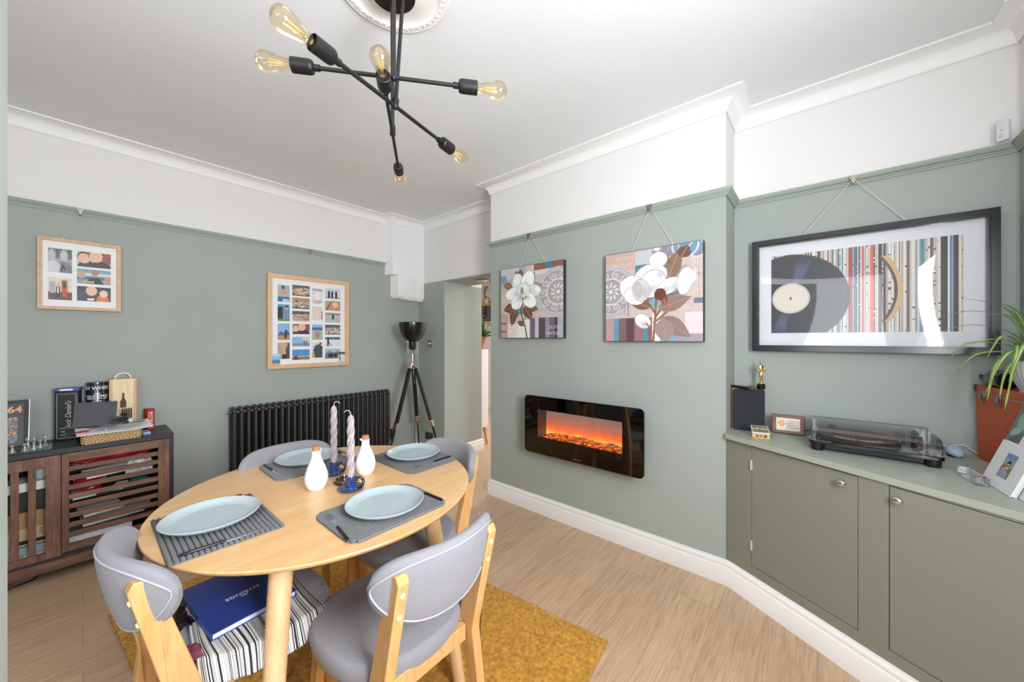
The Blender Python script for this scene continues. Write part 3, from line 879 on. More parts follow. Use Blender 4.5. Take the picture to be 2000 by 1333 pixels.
RED = plain('red_foil', 'A8182A', 0.25, var=0.2, scale=20, coat=0.5)
crumple('gift_wrap', 'dark red shiny wrap lying across the upper shelf of sideboard', 'wrapping', RED, 0.12, 3.46, 0.572, 0.36, 0.18, 0.085, 15, 0.03)
crumple('plastic_bag', 'crumpled clear and white plastic bag on the upper shelf of sideboard', 'bag', plain('white_plastic', 'C9CDD2', 0.3, var=0.2, scale=20), 0.24, 3.40, 0.47, 0.13, 0.16, 0.12, 3)
crumple('plastic_bag', 'crumpled red bag in the upper left of the slatted door', 'bag', RED, 0.02, 3.40, 0.435, 0.15, 0.17, 0.10, 5)
slab('magazine', 'white magazine lying on the upper shelf behind the level slats', 'magazine', PAPER, 0.10, 3.36, 0.53, 0.20, 0.12, 0.02, 0.2, rx=0.1)
slab('envelope', 'pale blue and white envelope on the upper shelf at the left', 'envelope', plain('pale_aqua_paper', 'BFD5D8', 0.6), 0.0, 3.345, 0.417, 0.09, 0.12, 0.022, 0.1)
b = MB(); b.lathe([(0.0001, 0), (0.03, 0.001), (0.045, 0.012), (0.046, 0.014), (0.028, 0.004), (0.0001, 0.003)], 30)
tag(O('plastic_bowl', b, plain('emerald_plastic', '1E7F6B', 0.3), None, (0.235, 3.37, 0.4255), (0.1, 0.05, 0), smooth=True), 'small emerald green bowl behind the level slats', 'bowl')
slab('paper_tag', 'white card with a torn edge on the upper shelf beside green bowl', 'card', PAPER, 0.15, 3.36, 0.417, 0.05, 0.10, 0.024, -0.3)
for i, (cx, z, sx, rz_, ml, lb) in enumerate((
        (0.07, 0.300, 0.17, 0.2, 'E2E2E4', 'tilted white booklet lying highest on the lower shelf'), (0.18, 0.270, 0.22, -0.15, 'B9BEC6', 'grey leaflet under the tilted white booklet'),
        (0.12, 0.245, 0.26, 0.1, 'DADBDD', 'wide white leaflet low in the paper pile behind level slats'), (0.24, 0.220, 0.12, 0.25, '3A3C42', 'dark brochure at the right of the paper pile'))):
    slab('leaflet', lb, 'leaflet', plain('leaflet_%s' % ml, ml, 0.5, var=0.1, scale=25), cx, 3.40, z, sx, 0.16, 0.016, rz_, 'papers on the lower sideboard shelf', 0.06)
slab('laptop', 'closed silver laptop at the bottom behind the level slats', 'laptop', plain('silver_case', 'B9BABF', 0.35, 0.6), 0.07, 3.40, 0.1995, 0.25, 0.17, 0.018, 0.05)
slab('document_folder', 'white folder at the very bottom behind the level slats', 'folder', PAPER, 0.07, 3.42, 0.1385, 0.26, 0.22, 0.06, 0)
KR = plain('brown_cardboard', 'B08A62', 0.8, var=0.08, scale=40)
bx_ = thing('cardboard_box', 'open brown cardboard box behind the upright slats', 'box', (-0.20, 3.42, 0.182), 0.0)
b = MB(); b.b2(-0.11, 0.11, -0.08, 0.10, 0.024, 0.21); O('carton', b, KR, bx_, bevel=0.002)
b = MB(); b.add([(-0.11, -0.082, 0.12), (0.11, -0.082, 0.12), (0.11, -0.082, 0.026), (-0.11, -0.082, 0.026)], [(0, 1, 2, 3)]); O('label_panel', b, plain('cream_card', 'CDB38E', 0.7), bx_)
MX = axes((1, 0, 0), (0, 0, 1), (0, -1, 0), (0, 0, 0))
text('lettering', 'AVAILA\nASSORT\nTINTS', 0.017, BLACKM, bx_, Matrix.Translation((0.07, -0.0835, 0.088)) @ MX)
b = MB(); b.b2(-0.05, 0.10, -0.0835, -0.0825, 0.036, 0.056); O('black_band', b, BLACKM, bx_)
slab('storage_tin', 'pale blue flat box under the brown cardboard box', 'box', plain('powder_blue', '9FB2BC', 0.5), -0.20, 3.42, 0.165, 0.22, 0.20, 0.04)
slab('newspaper_stack', 'folded newspapers at the bottom behind the upright slats', 'newspapers', plain('newsprint', 'B9B8B8', 0.8, var=0.5, scale=60), -0.2, 3.42, 0.1385, 0.24, 0.22, 0.026)
b = MB(); Mq = Matrix.Rotation(PI / 2, 4, 'X'); b.lathe([(0.0001, -.05), (0.032, -.05), (0.034, -.048), (0.034, 0.05), (0.030, 0.052), (0.027, 0.045), (0.0001, 0.045)], 28, 0, Mq)
tag(O('storage_jar', b, plain('pale_blue_tin', 'A9B7C6', 0.3, 0.4), None, (-0.152, 3.38, 0.595), smooth=True), 'round pale tin lying on its side behind the upright slats', 'tin')
slab('paper_stack', 'stack of white papers under the round tin behind upright slats', 'papers', PAPER, -0.20, 3.40, 0.51, 0.22, 0.16, 0.048, 0.08)
slab('wooden_tray', 'dark wooden tray under the white papers behind upright slats', 'tray', plain('dark_wood_tray', '2E2826', 0.5), -0.2, 3.42, 0.416, 0.24, 0.2, 0.092)
O_ = tag(O('power_cable', MB().tube([(-0.33, 3.35, 0.008), (-0.27, 3.31, 0.008), (-0.18, 3.34, 0.008), (-0.14, 3.42, 0.01), (-0.145, 3.5, 0.02)], 0.004, 8), BLACKP, smooth='all'), 'black cable on the floor under the sideboard', 'cable')
slab('plug_adapter', 'small white plug block on the floor under the sideboard', 'plug', PAPER, -0.21, 3.42, 0.0002, 0.07, 0.03, 0.03, 0.1)

# ================================================================== RADIATOR
rd = thing('column_radiator', 'long black column radiator on the left wall', 'radiator', (0, 3.50, 0))
NS = 29; pitch = (2.076 - 0.752) / (NS - 1)
RADM = plain('satin_black_enamel', '1A1A1D', 0.42, var=0.05, scale=10, spec=1.0)
sec0 = None
for i in range(NS):
    x = 0.756 + i * pitch
    if sec0 is None:
        b = MB()
        for y in (-0.043, 0.043): b.tube([(0, y, 0.25), (0, y, 0.775)], 0.0125, 10, cap=False)
        b.tube([(0, 0, 0.25), (0, 0, 0.775)], 0.0125, 10, cap=False)
        for z0, sg in ((0.775, 1), (0.25, -1)):
            b.tube([(0, -0.043, z0), (0, -0.038, z0 + sg * 0.014), (0, -0.024, z0 + sg * 0.024), (0, 0, z0 + sg * 0.027), (0, 0.024, z0 + sg * 0.024), (0, 0.038, z0 + sg * 0.014), (0, 0.043, z0)], [0.0125, 0.0145, 0.017, 0.018, 0.017, 0.0145, 0.0125], 12)
        sec0 = O('section', b, RADM, rd, (x, 0, 0), smooth='all')
    else:
        c = sec0.copy(); COL.objects.link(c); c.location = (x, 0, 0)
b = MB()
for z in (0.775, 0.25):
    for y in (-0.02, 0.02): b.tube([(0.752, y, z), (2.082, y, z)], 0.019, 14)
O('header_pipe', b, RADM, rd, smooth=True)
b = MB(); b.tube([(0.752, -0.02, 0.775), (0.735, -0.02, 0.775)], 0.017, 12); b.tube([(0.735, -0.02, 0.775), (0.722, -0.02, 0.775)], [0.011, 0.008], 10); O('air_vent_plug', b, RADM, rd, smooth=True)
b = MB(); b.tube([(2.09, -0.02, 0.25), (2.135, -0.02, 0.25)], 0.011, 12); b.tube([(2.135, -0.02, 0.0), (2.135, -0.02, 0.28)], 0.0085, 12); b.tube([(2.135, -0.02, 0.21), (2.135, -0.02, 0.29)], 0.014, 12); O('valve_body', b, CHROME, rd, smooth=True)
b = MB(); b.lathe([(0.016, 0), (0.019, 0.01), (0.019, 0.085), (0.015, 0.098), (0.0001, 0.1)], 20, 0, Matrix.Translation((2.135, -0.02, 0.29))); O('valve_head', b, BLACKM, rd, smooth=True)
b = MB()
for x in (0.95, 1.9): b.b2(x - 0.012, x + 0.012, 0.06, 0.112, 0.3, 0.74); b.b2(x - 0.012, x + 0.012, 0.0, 0.06, 0.70, 0.72)
O('wall_bracket', b, RADM, rd)

# ================================================================== TRIPOD FLOOR LAMP
tl = thing('tripod_floor_lamp', 'black studio floor lamp on tall tripod legs in corner', 'floor lamp', (2.17, 3.16, 0))
AP = Vector((0, 0, 1.10))
CH2 = plain('nickel_fittings', 'CFC4C0', 0.22, 1.0)
for dx, dy in ((-0.36, -0.04), (0.19, -0.30), (0.25, 0.22)):
    D = Vector((dx, dy, 0)); a = AP + D * 0.055; kne = AP.lerp(Vector((dx, dy, 0)), 0.56); ft_ = Vector((dx, dy, 0.002))
    side = Vector((-dy, dx, 0)).normalized(); ax = (ft_ - a).normalized(); nr = side.cross(ax)
    M = axes(side, nr, ax, a); L1 = (kne - a).length; L2 = (ft_ - a).length
    b = MB()
    for s_ in (-1, 1): b.b2(s_ * 0.0125 - 0.006, s_ * 0.0125 + 0.006, -0.011, 0.011, 0.02, L1, 0, M)
    lg = O('leg', b, BLACKM, tl, bevel=0.001)
    b = MB(); b.b2(-0.006, 0.006, -0.009, 0.009, L1 * 0.35, L2, 0, M); O('lower_leg', b, BLACKM, lg, bevel=0.001)
    b = MB(); b.b2(-0.021, 0.021, -0.014, 0.014, L1 - 0.045, L1 + 0.02, 0, M); b.tube([M @ Vector((-0.03, 0, L1 - 0.035)), M @ Vector((0.03, 0, L1 - 0.035))], 0.006, 10); O('clamp', b, CH2, lg, smooth=True)
    b = MB(); b.b2(-0.021, 0.021, -0.013, 0.013, -0.02, 0.05, 0, M); O('hinge_bracket', b, CH2, lg, bevel=0.001)
    O('brace_chain', MB().tube([kne, Vector((0, 0, kne.z + 0.004))], 0.0012, 6), CH2, lg)
b = MB(); b.lathe([(0.0001, 1.075), (0.03, 1.075), (0.034, 1.09), (0.03, 1.105), (0.010, 1.108), (0.009, 1.19), (0.012, 1.192), (0.012, 1.20), (0.0001, 1.20)], 24); O('centre_post', b, CH2, tl, smooth=True)
b = MB()
yk = [(-0.046, 0, 1.345), (-0.046, 0, 1.205), (0.046, 0, 1.205), (0.046, 0, 1.345)]
LDIR = Matrix.Rotation(math.radians(-40), 4, 'Z')
for p, q in zip(yk[:-1], yk[1:]): b.tube([LDIR @ Vector(p), LDIR @ Vector(q)], 0.0028, 8)
O('yoke', b, CH2, tl)
sh = O('lamp_shade', MB().lathe([(0.138, 1.515), (0.1395, 1.517), (0.138, 1.519), (0.135, 1.500), (0.129, 1.462), (0.114, 1.405), (0.088, 1.362), (0.056, 1.337), (0.038, 1.33), (0.036, 1.328), (0.058, 1.333), (0.091, 1.358), (0.117, 1.402), (0.132, 1.46), (0.138, 1.50), (0.138, 1.515)], 64, 0, None, False), BLACKG if False else plain('satin_black_shade', '0D0D0F', 0.25, coat=0.3), tl, smooth=True)
b = MB(); b.lathe([(0.0001, 1.24), (0.02, 1.24), (0.034, 1.255), (0.036, 1.262), (0.036, 1.328), (0.0001, 1.330)], 36)
for k in range(3): b.lathe([(0.0365, 1.275 + k * 0.02), (0.038, 1.278 + k * 0.02), (0.038, 1.284 + k * .02), (0.0365, 1.287 + k * 0.02)], 36, cap=False)
O('lamp_holder', b, BLACKM, tl, smooth=True)
b = MB()
for s_ in (-1, 1): b.tube([LDIR @ Vector((s_ * 0.036, 0, 1.325)), LDIR @ Vector((s_ * 0.062, 0, 1.325))], [0.006, 0.009], 12)
O('tilt_knob', b, CH2, tl, smooth=True)
O('power_cord', MB().tube([(0.0, 0, 1.24), (0.02, 0, 1.2), (0.03, 0.0, 1.10), (0.035, 0.03, 0.9), (0.05, 0.03, 0.6), (0.06, 0.05, 0.3), (0.12, 0.1, 0.008)], 0.003, 8), BLACKP, tl, smooth='all')

# switch plates on the wall beside the doorway
sw = thing('light_switch', 'square steel dimmer switch plate beside the doorway', 'switch', (RX, 3.40, 1.297))
MR = axes((0, -1, 0), (0, 0, 1), (-1, 0, 0), (0, 0, 0))
b = MB(); b.b2(-0.043, 0.043, -0.043, 0.043, 0, 0.006, 0, MR); O('plate', b, CHROME, sw, bevel=0.001)
b = MB(); b.lathe([(0.012, 0.006), (0.011, 0.024), (0.0001, 0.025)], 20, 0, MR); O('dial', b, CHROME, sw, smooth=True)
so = thing('wall_socket', 'dark steel double socket low on the wall beside the doorway', 'socket', (RX, 3.41, 0.235))
b = MB(); b.b2(-0.073, 0.073, -0.043, 0.043, 0, 0.006, 0, MR); O('plate', b, plain('dark_nickel', '6A6862', 0.3, 0.8), so, bevel=0.001)
for x in (-0.035, 0.035):
    b = MB(); b.b2(x - 0.022, x + 0.022, -0.03, 0.012, 0.006, 0.008, 0, MR); b.b2(x - 0.006, x + 0.006, 0.018, 0.034, 0.006, 0.011, 0, MR); O('socket_face', b, BLACKP, so)

# ================================================================== WALL MOUNTED ELECTRIC FIRE
fp = thing('electric_fireplace', 'wall-mounted electric fire with black glass front and glowing logs', 'fireplace', (WX, 1.247, 0.717))
FM = axes((0, -1, 0), (0, 0, 1), (-1, 0, 0), (0, 0, 0))     # local x = to the right seen from the room, y up, z out of the wall
def loopr(w, h, n=13, cx=0, cy=0):
    o_ = []
    for (x0, y0), (x1, y1) in (((w / 2, -h / 2), (w / 2, h / 2)), ((w / 2, h / 2), (-w / 2, h / 2)), ((-w / 2, h / 2), (-w / 2, -h / 2)), ((-w / 2, -h / 2), (w / 2, -h / 2))):
        for i in range(n): o_.append((cx + x0 + (x1 - x0) * i / n, cy + y0 + (y1 - y0) * i / n))
    return o_
def roundloop(w, h, r, n=13):
    out = []
    for x, y in loopr(w, h, n):
        ax_, ay_ = abs(x), abs(y)
        if ax_ > w / 2 - r and ay_ > h / 2 - r:
            dx, dy = ax_ - (w / 2 - r), ay_ - (h / 2 - r); m_ = max(dx, dy, 1e-9); l_ = math.hypot(dx, dy); k_ = r * (m_ / r) / l_ if l_ else 0
            dx *= k_; dy *= k_; ax_, ay_ = w / 2 - r + dx, h / 2 - r + dy
        out.append((math.copysign(ax_, x), math.copysign(ay_, y)))
    return out
n_ = 60
GLB = plain('black_fire_glass', '040405', 0.03, var=0.02, coat=1.0, spec=0.6)
b = MB(); b.ring(roundloop(0.908, 0.424, 0.032, n_), loopr(0.650, 0.200, n_, -0.008, 0.014), 0.108, 0.120, 0, FM); O('glass_panel', b, GLB, fp)
b = MB(); b.ring(loopr(0.80, 0.36, n_), loopr(0.70, 0.25, n_, -0.008, 0.014), 0, 0.107, 0, FM); O('casing', b, BLACKM, fp)
FG = MB(); FG.b2(-0.358, 0.342, -0.111, 0.139, 0.002, 0.006, 0, FM)
# flames: an emitting flame screen with a procedural gradient
def flame_mat():
    m, nt, bb = _nt('flame_screen')
    tc = nt.nodes.new('ShaderNodeTexCoord'); sp = nt.nodes.new('ShaderNodeSeparateXYZ'); nt.links.new(tc.outputs['Object'], sp.inputs[0])
    mp = nt.nodes.new('ShaderNodeMapping'); mp.inputs['Scale'].default_value = (1, 7, 3); nt.links.new(tc.outputs['Object'], mp.inputs[0])
    n = _noise(nt, mp.outputs[0], 2.2, 3, 0.5, 0.5)
    ma = nt.nodes.new('ShaderNodeMath'); ma.operation = 'MULTIPLY_ADD'; ma.inputs[1].default_value = 0.07; nt.links.new(n, ma.inputs[0])
    nt.links.new(sp.outputs[2], ma.inputs[2])
    mr = nt.nodes.new('ShaderNodeMapRange'); mr.inputs[1].default_value = -0.075; mr.inputs[2].default_value = 0.165; nt.links.new(ma.outputs[0], mr.inputs[0])
    c = _ramp(nt, mr.outputs[0], [(0.0, 'FFE080'), (0.16, 'FF9A3C'), (0.30, 'F0622A'), (0.48, 'B0604A'), (0.72, '8A6258'), (1.0, '7A5E58')])
    bb.inputs['Base Color'].default_value = (0.02, 0.01, 0.01, 1); nt.links.new(c, bb.inputs['Emission Color']); bb.inputs['Emission Strength'].default_value = 0.95
    return m
O('flame_screen', FG, flame_mat(), fp)
b = MB(); b.b2(-0.358, -0.334, -0.111, 0.139, 0.006, 0.107, 0, FM); b.b2(0.318, 0.342, -0.111, 0.139, 0.006, 0.107, 0, FM); O('firebox_side', b, plain('grey_firebox', '5A5C60', 0.4, 0.3), fp)
def ember_mat():
    m, nt, bb = _nt('glowing_embers')
    n = _noise(nt, _coord(nt), 45, 4, 0.6, 0.5)
    c = _ramp(nt, n, [(0.40, '100604'), (0.52, 'B0300A'), (0.62, 'FF8A2A'), (0.75, 'FFE09A')])
    bb.inputs['Base Color'].default_value = lin('3A2018'); nt.links.new(c, bb.inputs['Emission Color']); bb.inputs['Emission Strength'].default_value = 1.1
    return m
EMB = ember_mat()
r_ = random.Random(11)
b = MB(); b.grid(lambda u, v: tuple(FM @ Vector((-0.334 + 0.652 * u, -0.104 + 0.005 * math.sin(u * 41) * math.sin(v * 9) + 0.003 * math.sin(u * 97 + v * 7) + 0.012 * (1 - v), 0.008 + 0.095 * v))), 90, 12); O('ember_bed', b, EMB, fp, smooth='all')
b = MB(); b.b2(-0.334, 0.318, -0.111, -0.1, 0.10, 0.1075, 0, FM); O('front_ledge', b, plain('grey_firebox', '6E7074'), fp)
def log_mat():
    m, nt, bb = _nt('glowing_log')
    n = _noise(nt, _coord(nt, (1, 3, 8)), 14, 5, 0.6, 1.0)
    bb.inputs['Base Color'].default_value = lin('8A6250')
    nt.links.new(_ramp(nt, n, [(0.3, '2A1A16'), (0.55, '8A5A48'), (0.75, 'B08A78')]), bb.inputs['Base Color'])
    nt.links.new(_ramp(nt, n, [(0.42, 'FF7A2A'), (0.52, '602010'), (0.6, '0A0404')]), bb.inputs['Emission Color']); bb.inputs['Emission Strength'].default_value = 0.9
    return m
LGM = log_mat()
for (x0, y0, x1, y1, zz) in ((-0.28, -0.085, -0.15, -0.070, 0.055), (-0.17, -0.078, -0.05, -0.084, 0.035), (-0.10, -0.085, 0.03, -0.066, 0.065), (0.0, -0.074, 0.16, -0.088, 0.04), (0.10, -0.088, 0.24, -0.070, 0.062), (0.2, -0.076, 0.30, -0.09, 0.035)):
    pts = []; rad = []
    for k in range(9):
        t = k / 8; pts.append(FM @ Vector((x0 + (x1 - x0) * t, y0 + (y1 - y0) * t + 0.006 * math.sin(PI * t) + 0.003 * math.sin(9 * t), zz + 0.006 * math.sin(4 * t)))); rad.append(0.0155 + 0.0025 * math.sin(7 * t + x0 * 30))
    O('log', MB().tube(pts, rad, 12), LGM, fp, smooth=True)
b = MB(); b.b2(-0.334, 0.318, -0.087, 0.115, 0.1085, 0.1095, 0, FM); O('window_pane', b, glassy('fire_window', (0.92, 0.92, 0.92), 0.05, 0.02), fp)
b = MB(); b.b2(-0.035, 0.03, -0.195, -0.189, 0.1195, 0.1205, 0, FM); O('badge', b, STEEL, fp)

# ================================================================== CHANDELIER
ch = thing('ceiling_light', 'black six-bulb spider ceiling light with crossed rods and filament bulbs', 'ceiling light', (0, 0, 0))
b = MB(); b.lathe([(0.0001, ZC - 0.021), (0.082, ZC - 0.021), (0.082, ZC - 0.044), (0.078, ZC - 0.048), (0.0001, ZC - 0.048)], 48, 0, Matrix.Translation((0.748, 1.215, 0))); O('canopy', b, BLACKM, ch, smooth=True)
O('screw', MB().ball((0.712, 1.19, ZC - 0.048), 0.005), STEEL, ch, smooth='all')
AMB = glassy('amber_bulb_glass', (0.985, 0.92, 0.80), 0.03, 0.03, (1, 0.98, 0.94), 0.45)
FIL = emis('amber_filament', 'EBA54E', 0.9)
arms = [((0.424, 1.182, 2.17), (0.808, 0.867, 2.17), (0.628, 1.0146, 2.17), (0.722, 1.165)),
        ((0.394, 0.964, 2.087), (0.893, 1.08, 2.087), (0.637, 1.0205, 2.087), (0.763, 1.168)),
        ((0.596, 1.017, 2.14), (0.945, 1.487, 2.14), (0.769, 1.250, 2.14), (0.742, 1.21))]
for A_, B_, J, top in arms:
    A_, B_, J = Vector(A_), Vector(B_), Vector(J); ax = (B_ - A_).normalized()
    O('arm', MB().tube([A_, B_], 0.0062, 14), BLACKM, ch, smooth=True)
    tp = Vector((top[0], top[1], ZC - 0.046)); sd = (tp - J).normalized()
    b = MB(); b.tube([J, tp], 0.0066, 14); b.tube([J - sd * 0.004, J + sd * 0.03], 0.0105, 14); b.ball(J, 0.011); b.tube([tp - sd * 0.03, tp], 0.0105, 14)
    O('stem', b, BLACKM, ch, smooth=True)
    for P, s_ in ((A_, -1), (B_, 1)):
        M = Vector((0, 0, 1)).rotation_difference(ax * s_).to_matrix().to_4x4(); M.translation = P
        b = MB(); b.lathe([(0.0001, -0.05), (0.0095, -0.05), (0.0095, -0.032), (0.017, -0.031), (0.0205, -0.026), (0.0215, -0.018), (0.0215, 0.028), (0.0195, 0.029), (0.0185, 0.02), (0.0001, 0.018)], 32, 0, M)
        O('socket', b, BLACKM, ch, smooth=True)
        prof = [(r__, z__ * 0.84) for r__, z__ in [(0.013, 0.022), (0.0135, 0.034), (0.0155, 0.050), (0.0205, 0.075), (0.0265, 0.10), (0.0290, 0.115), (0.0285, 0.125), (0.0245, 0.1375), (0.017, 0.1455), (0.008, 0.1495), (0.003, 0.152), (0.0001, 0.153)]]
        bl = O('bulb', MB().lathe(prof, 32, 0, M, False), AMB, ch, smooth='all')
        b = MB()
        for k in range(4):
            a = PI / 2 * k + .4; c, q = math.cos(a), math.sin(a)
            b.tube([M @ Vector((0.003 * c, 0.003 * q, 0.050)), M @ Vector((0.009 * c, 0.009 * q, 0.092))], 0.0009, 6)
        O('filament', b, FIL, bl, smooth='all')
        b = MB(); b.tube([M @ Vector((0, 0, 0.03)), M @ Vector((0, 0, 0.058))], [0.008, 0.003], 10); b.tube([M @ Vector((0, 0, 0.092)), M @ Vector((0, 0, 0.099))], 0.004, 8)
        O('filament_mount', b, glassy('mount_glass', (0.9, 0.85, 0.75), 0.12), bl, smooth='all')

# ================================================================== PICTURES ON THE WALLS
def hook(name_loc, M, label):
    h_ = thing('picture_hook', label, 'picture hook', name_loc)
    b = MB(); b.b2(-0.016, 0.016, -0.008, 0.004, 0.001, 0.006, 0, M); b.b2(-0.016, 0.016, 0.004, 0.0065, -0.012, 0.006, 0, M)
    b.b2(-0.009, 0.009, -0.022, -0.008, 0.001, 0.005, 0, M); b.b2(-0.005, 0.005, -0.034, -0.022, 0.001, 0.006, 0, M)
    b.tube([M @ Vector((0, -0.03, 0.004)), M @ Vector((0, -0.041, 0.008)), M @ Vector((0, -0.036, 0.015))], 0.0025, 8)
    O('bracket', b, BRASS, h_, bevel=0.0006)
    return h_


MA = axes((1, 0, 0), (0, 0, 1), (0, -1, 0), (0, 0, 0))       # on the radiator wall: x right, y up, z into room
MBw = axes((0, -1, 0), (0, 0, 1), (-1, 0, 0), (0, 0, 0))     # on the chimney / alcove walls


def loop4(w, h, cx=0, cy=0): return [(cx + w / 2, cy - h / 2), (cx + w / 2, cy + h / 2), (cx - w / 2, cy + h / 2), (cx - w / 2, cy - h / 2)]


def moulding(name, w, h, t, z0, z1, mat, par, M, lip=0.0):
    b = MB(); oo = loop4(w, h); ii = loop4(w - 2 * t, h - 2 * t)
    b.ring(oo, ii, z0, z1 - lip, 0, M)
    if lip: b.ring(loop4(w - .004, h - .004), loop4(w - 2 * t * .8, h - 2 * t * .8), z1 - lip, z1, 0, M)
    return O(name, b, mat, par, bevel=0.0008)


SKIN = ['E0B49A', 'D9A58C', 'C98F74', 'E8C4AC']


def photo(kind, seed, nx=64, ny=56):
    r = random.Random(seed)
    a = Art(nx, ny, 'C8CCD0', nx / ny)
    if kind == 'bw':
        a.rect(0, 0, 1, 1, '9A9AA0'); a.rect(0, 0.6, 1, 1, '606066'); a.ell(0.15, 0.72, 0.24, 0.3, 'B8B8BC', soft=.4); a.ell(0.65, 0.72, 0.26, 0.3, 'BDBDC2', soft=.4)
        a.poly([(0, 0), (0, .45), (.3, .5), (.52, .3), (.6, 0)], 'C9C9CE'); a.poly([(.45, 0), (.55, .5), (.8, .42), (1, .3), (1, 0)], '77777E'); a.line([(.55, .1), (.62, .3), (.72, .15)], .07, '2A2A2E')
    elif kind == 'two':
        a.rect(0, 0, 1, 1, 'B9B4B2'); a.rect(.72, .3, 1, 1, 'A8483C'); a.rect(.86, .4, .97, .8, '55606A')
        a.poly([(0, 0), (0.1, .35), (.4, .4), (.6, 0)], '3A3A3E'); a.poly([(.4, 0), (.5, .45), (.85, .4), (1, .2), (1, 0)], '33373F')
        a.ell(.2, .62, .24, .36, '3A302C'); a.ell(.2, .55, .22, .33, SKIN[0]); a.ell(.55, .8, .28, .42, '40332C'); a.ell(.55, .74, .25, .4, SKIN[0])
    elif kind == 'three':
        a.rect(0, 0, 1, 1, '7E99AE'); a.rect(0, .55, 1, .75, 'C4D0D8'); a.rect(0, .3, 1, .5, '4A6A88')
        a.poly([(.25, 0), (.35, .4), (.65, .42), (.8, 0)], '1F2228'); a.ell(.12, .6, .2, .3, 'C79C80', soft=.5); a.ell(.52, .78, .18, .28, 'B07A60', soft=.4); a.ell(.9, .35, .16, .25, 'C98862', soft=.3); a.rect(.2, .05, .5, .2, 'D79B4A')
    elif kind == 'dad':
        a.rect(0, 0, 1, 1, '4A3E40'); a.rect(0, .7, 1, 1, '2C2A2E'); a.poly([(0, 0), (.15, .45), (.6, .45), (.65, 0)], '2E3A4A'); a.ell(.42, .72, .2, .34, SKIN[0]); a.poly([(.55, 0), (.62, .4), (.9, .4), (.95, 0)], 'D8702A'); a.ell(.78, .55, .15, .24, SKIN[3]); a.rect(.3, .05, .5, .2, 'E0E0E0')
    elif kind == 'couple':
        a.rect(0, 0, 1, 1, 'D8CDB8'); a.rect(0, 0, 1, .35, '5A463C'); a.rect(.55, .35, .82, .9, 'C9764A'); a.rect(.6, .5, .75, .85, '3A4048'); a.rect(.05, .3, .3, .8, 'A8A8AC'); a.rect(.33, .1, .5, .6, '3A3836'); a.ell(.42, .68, .07, .09, SKIN[1]); a.rect(.38, .3, .44, .58, 'E8E8E8'); a.poly([(.58, .15), (.62, .55), (.74, .55), (.8, .15)], 'C8402A'); a.ell(.67, .62, .06, .08, '3A2A22')
    elif kind == 'sea':
        a.rect(0, 0, 1, 1, '8FB6D8'); a.rect(0, 0, 1, .45, '4F7FA8'); a.rect(0, 0, 1, .12, 'CBB690'); a.rect(0, .75, 1, 1, 'B8D0E6')
    elif kind == 'mount':
        a.rect(0, 0, 1, 1, '7FAFDB'); a.poly([(0, .3), (.25, .55), (.5, .4), (.8, .6), (1, .4), (1, 0), (0, 0)], '4A6878'); a.rect(0, 0, 1, .28, 'B08A58'); a.rect(.55, .1, .75, .5, '33302E'); a.ell(.65, .56, .08, .08, '5A4438')
    elif kind == 'face1':
        a.rect(0, 0, 1, 1, 'A8B2B4'); a.rect(0, 0, 1, .3, '3A6A9A'); a.ell(.5, .55, .42, .3, 'C99A84', soft=.5); a.ell(.45, .86, .18, .12, '3A6A8A'); a.rect(.4, 0, .95, .18, 'A8D0E0')
    elif kind == 'man':
        a.rect(0, 0, 1, 1, '5A96C8'); a.rect(0, .1, .42, .85, '2A2C30'); a.rect(0, 0, 1, .14, '6A8A3A'); a.rect(.52, .08, .95, .68, '7A8A9C'); a.ell(.74, .78, .13, .12, SKIN[1]); a.ell(.74, .87, .14, .06, '2A3A5A')
    elif kind == 'crowd':
        a.rect(0, 0, 1, 1, 'A89A90'); a.rect(0, .7, 1, 1, r.choice(['D8653A', 'B08A60', '5A5C60']))
        for i in range(34): a.ell(r.random(), r.uniform(.1, .72), .05, .07, r.choice(SKIN + ['D8D8D8', '2A2A30', 'B03A34', '5A6A8A', 'E0E0E0']))
        a.rect(0, 0, 1, .1, r.choice(['3A3A3E', 'C8C0B8', '6A5A4C']))
    elif kind == 'pale':
        a.rect(0, 0, 1, 1, 'D6D6D2'); a.rect(0, .85, 1, 1, 'A6AAAC'); a.ell(.5, .5, .4, .35, 'ECE6DA', soft=.6); a.ell(.5, .15, .5, .1, 'B8B4A8')
    elif kind == 'blur':
        a.rect(0, 0, 1, 1, 'D2CED0'); a.ell(.5, .5, .45, .4, 'E4C8BE', soft=.6); a.rect(.85, .2, 1, .7, 'B08A88'); a.rect(0, 0, 1, .12, 'EAE6EC')
    elif kind == 'head':
        a.rect(0, 0, 1, 1, '8FB4D4'); a.rect(0, .62, 1, .8, '3F6E9A'); a.rect(0, 0, 1, .5, 'A8AEA4'); a.ell(.5, .3, .3, .28, 'B08274', soft=.3)
    elif kind == 'backv':
        a.rect(0, 0, 1, 1, 'D0D4D6'); a.rect(0, 0, 1, .35, 'C0A868'); a.poly([(.3, 0), (.1, .5), (.3, .8), (.7, .88), (1, .7), (.95, 0)], '4C4C50'); a.ell(.8, .92, .14, .1, '8A6A58')
    elif kind == 'walk3':
        a.rect(0, 0, 1, 1, 'C6CCD2'); a.rect(0, 0, 1, .18, 'A8AEB4')
        for x in (.25, .45, .72): a.rect(x - .06, .06, x + .06, .62, '26282E'); a.ell(x, .68, .06, .08, '3A3230')
    elif kind == 'wolf':
        a.rect(0, 0, 1, 1, 'B89A62'); a.rect(0, .6, .4, 1, 'A8A8A4'); a.ell(.68, .55, .3, .4, 'C88A60'); a.ell(.66, .6, .2, .28, 'E8C0A8'); a.line([(.1, 0), (.35, .8)], .12, '8A5A34')
    elif kind == 'lone':
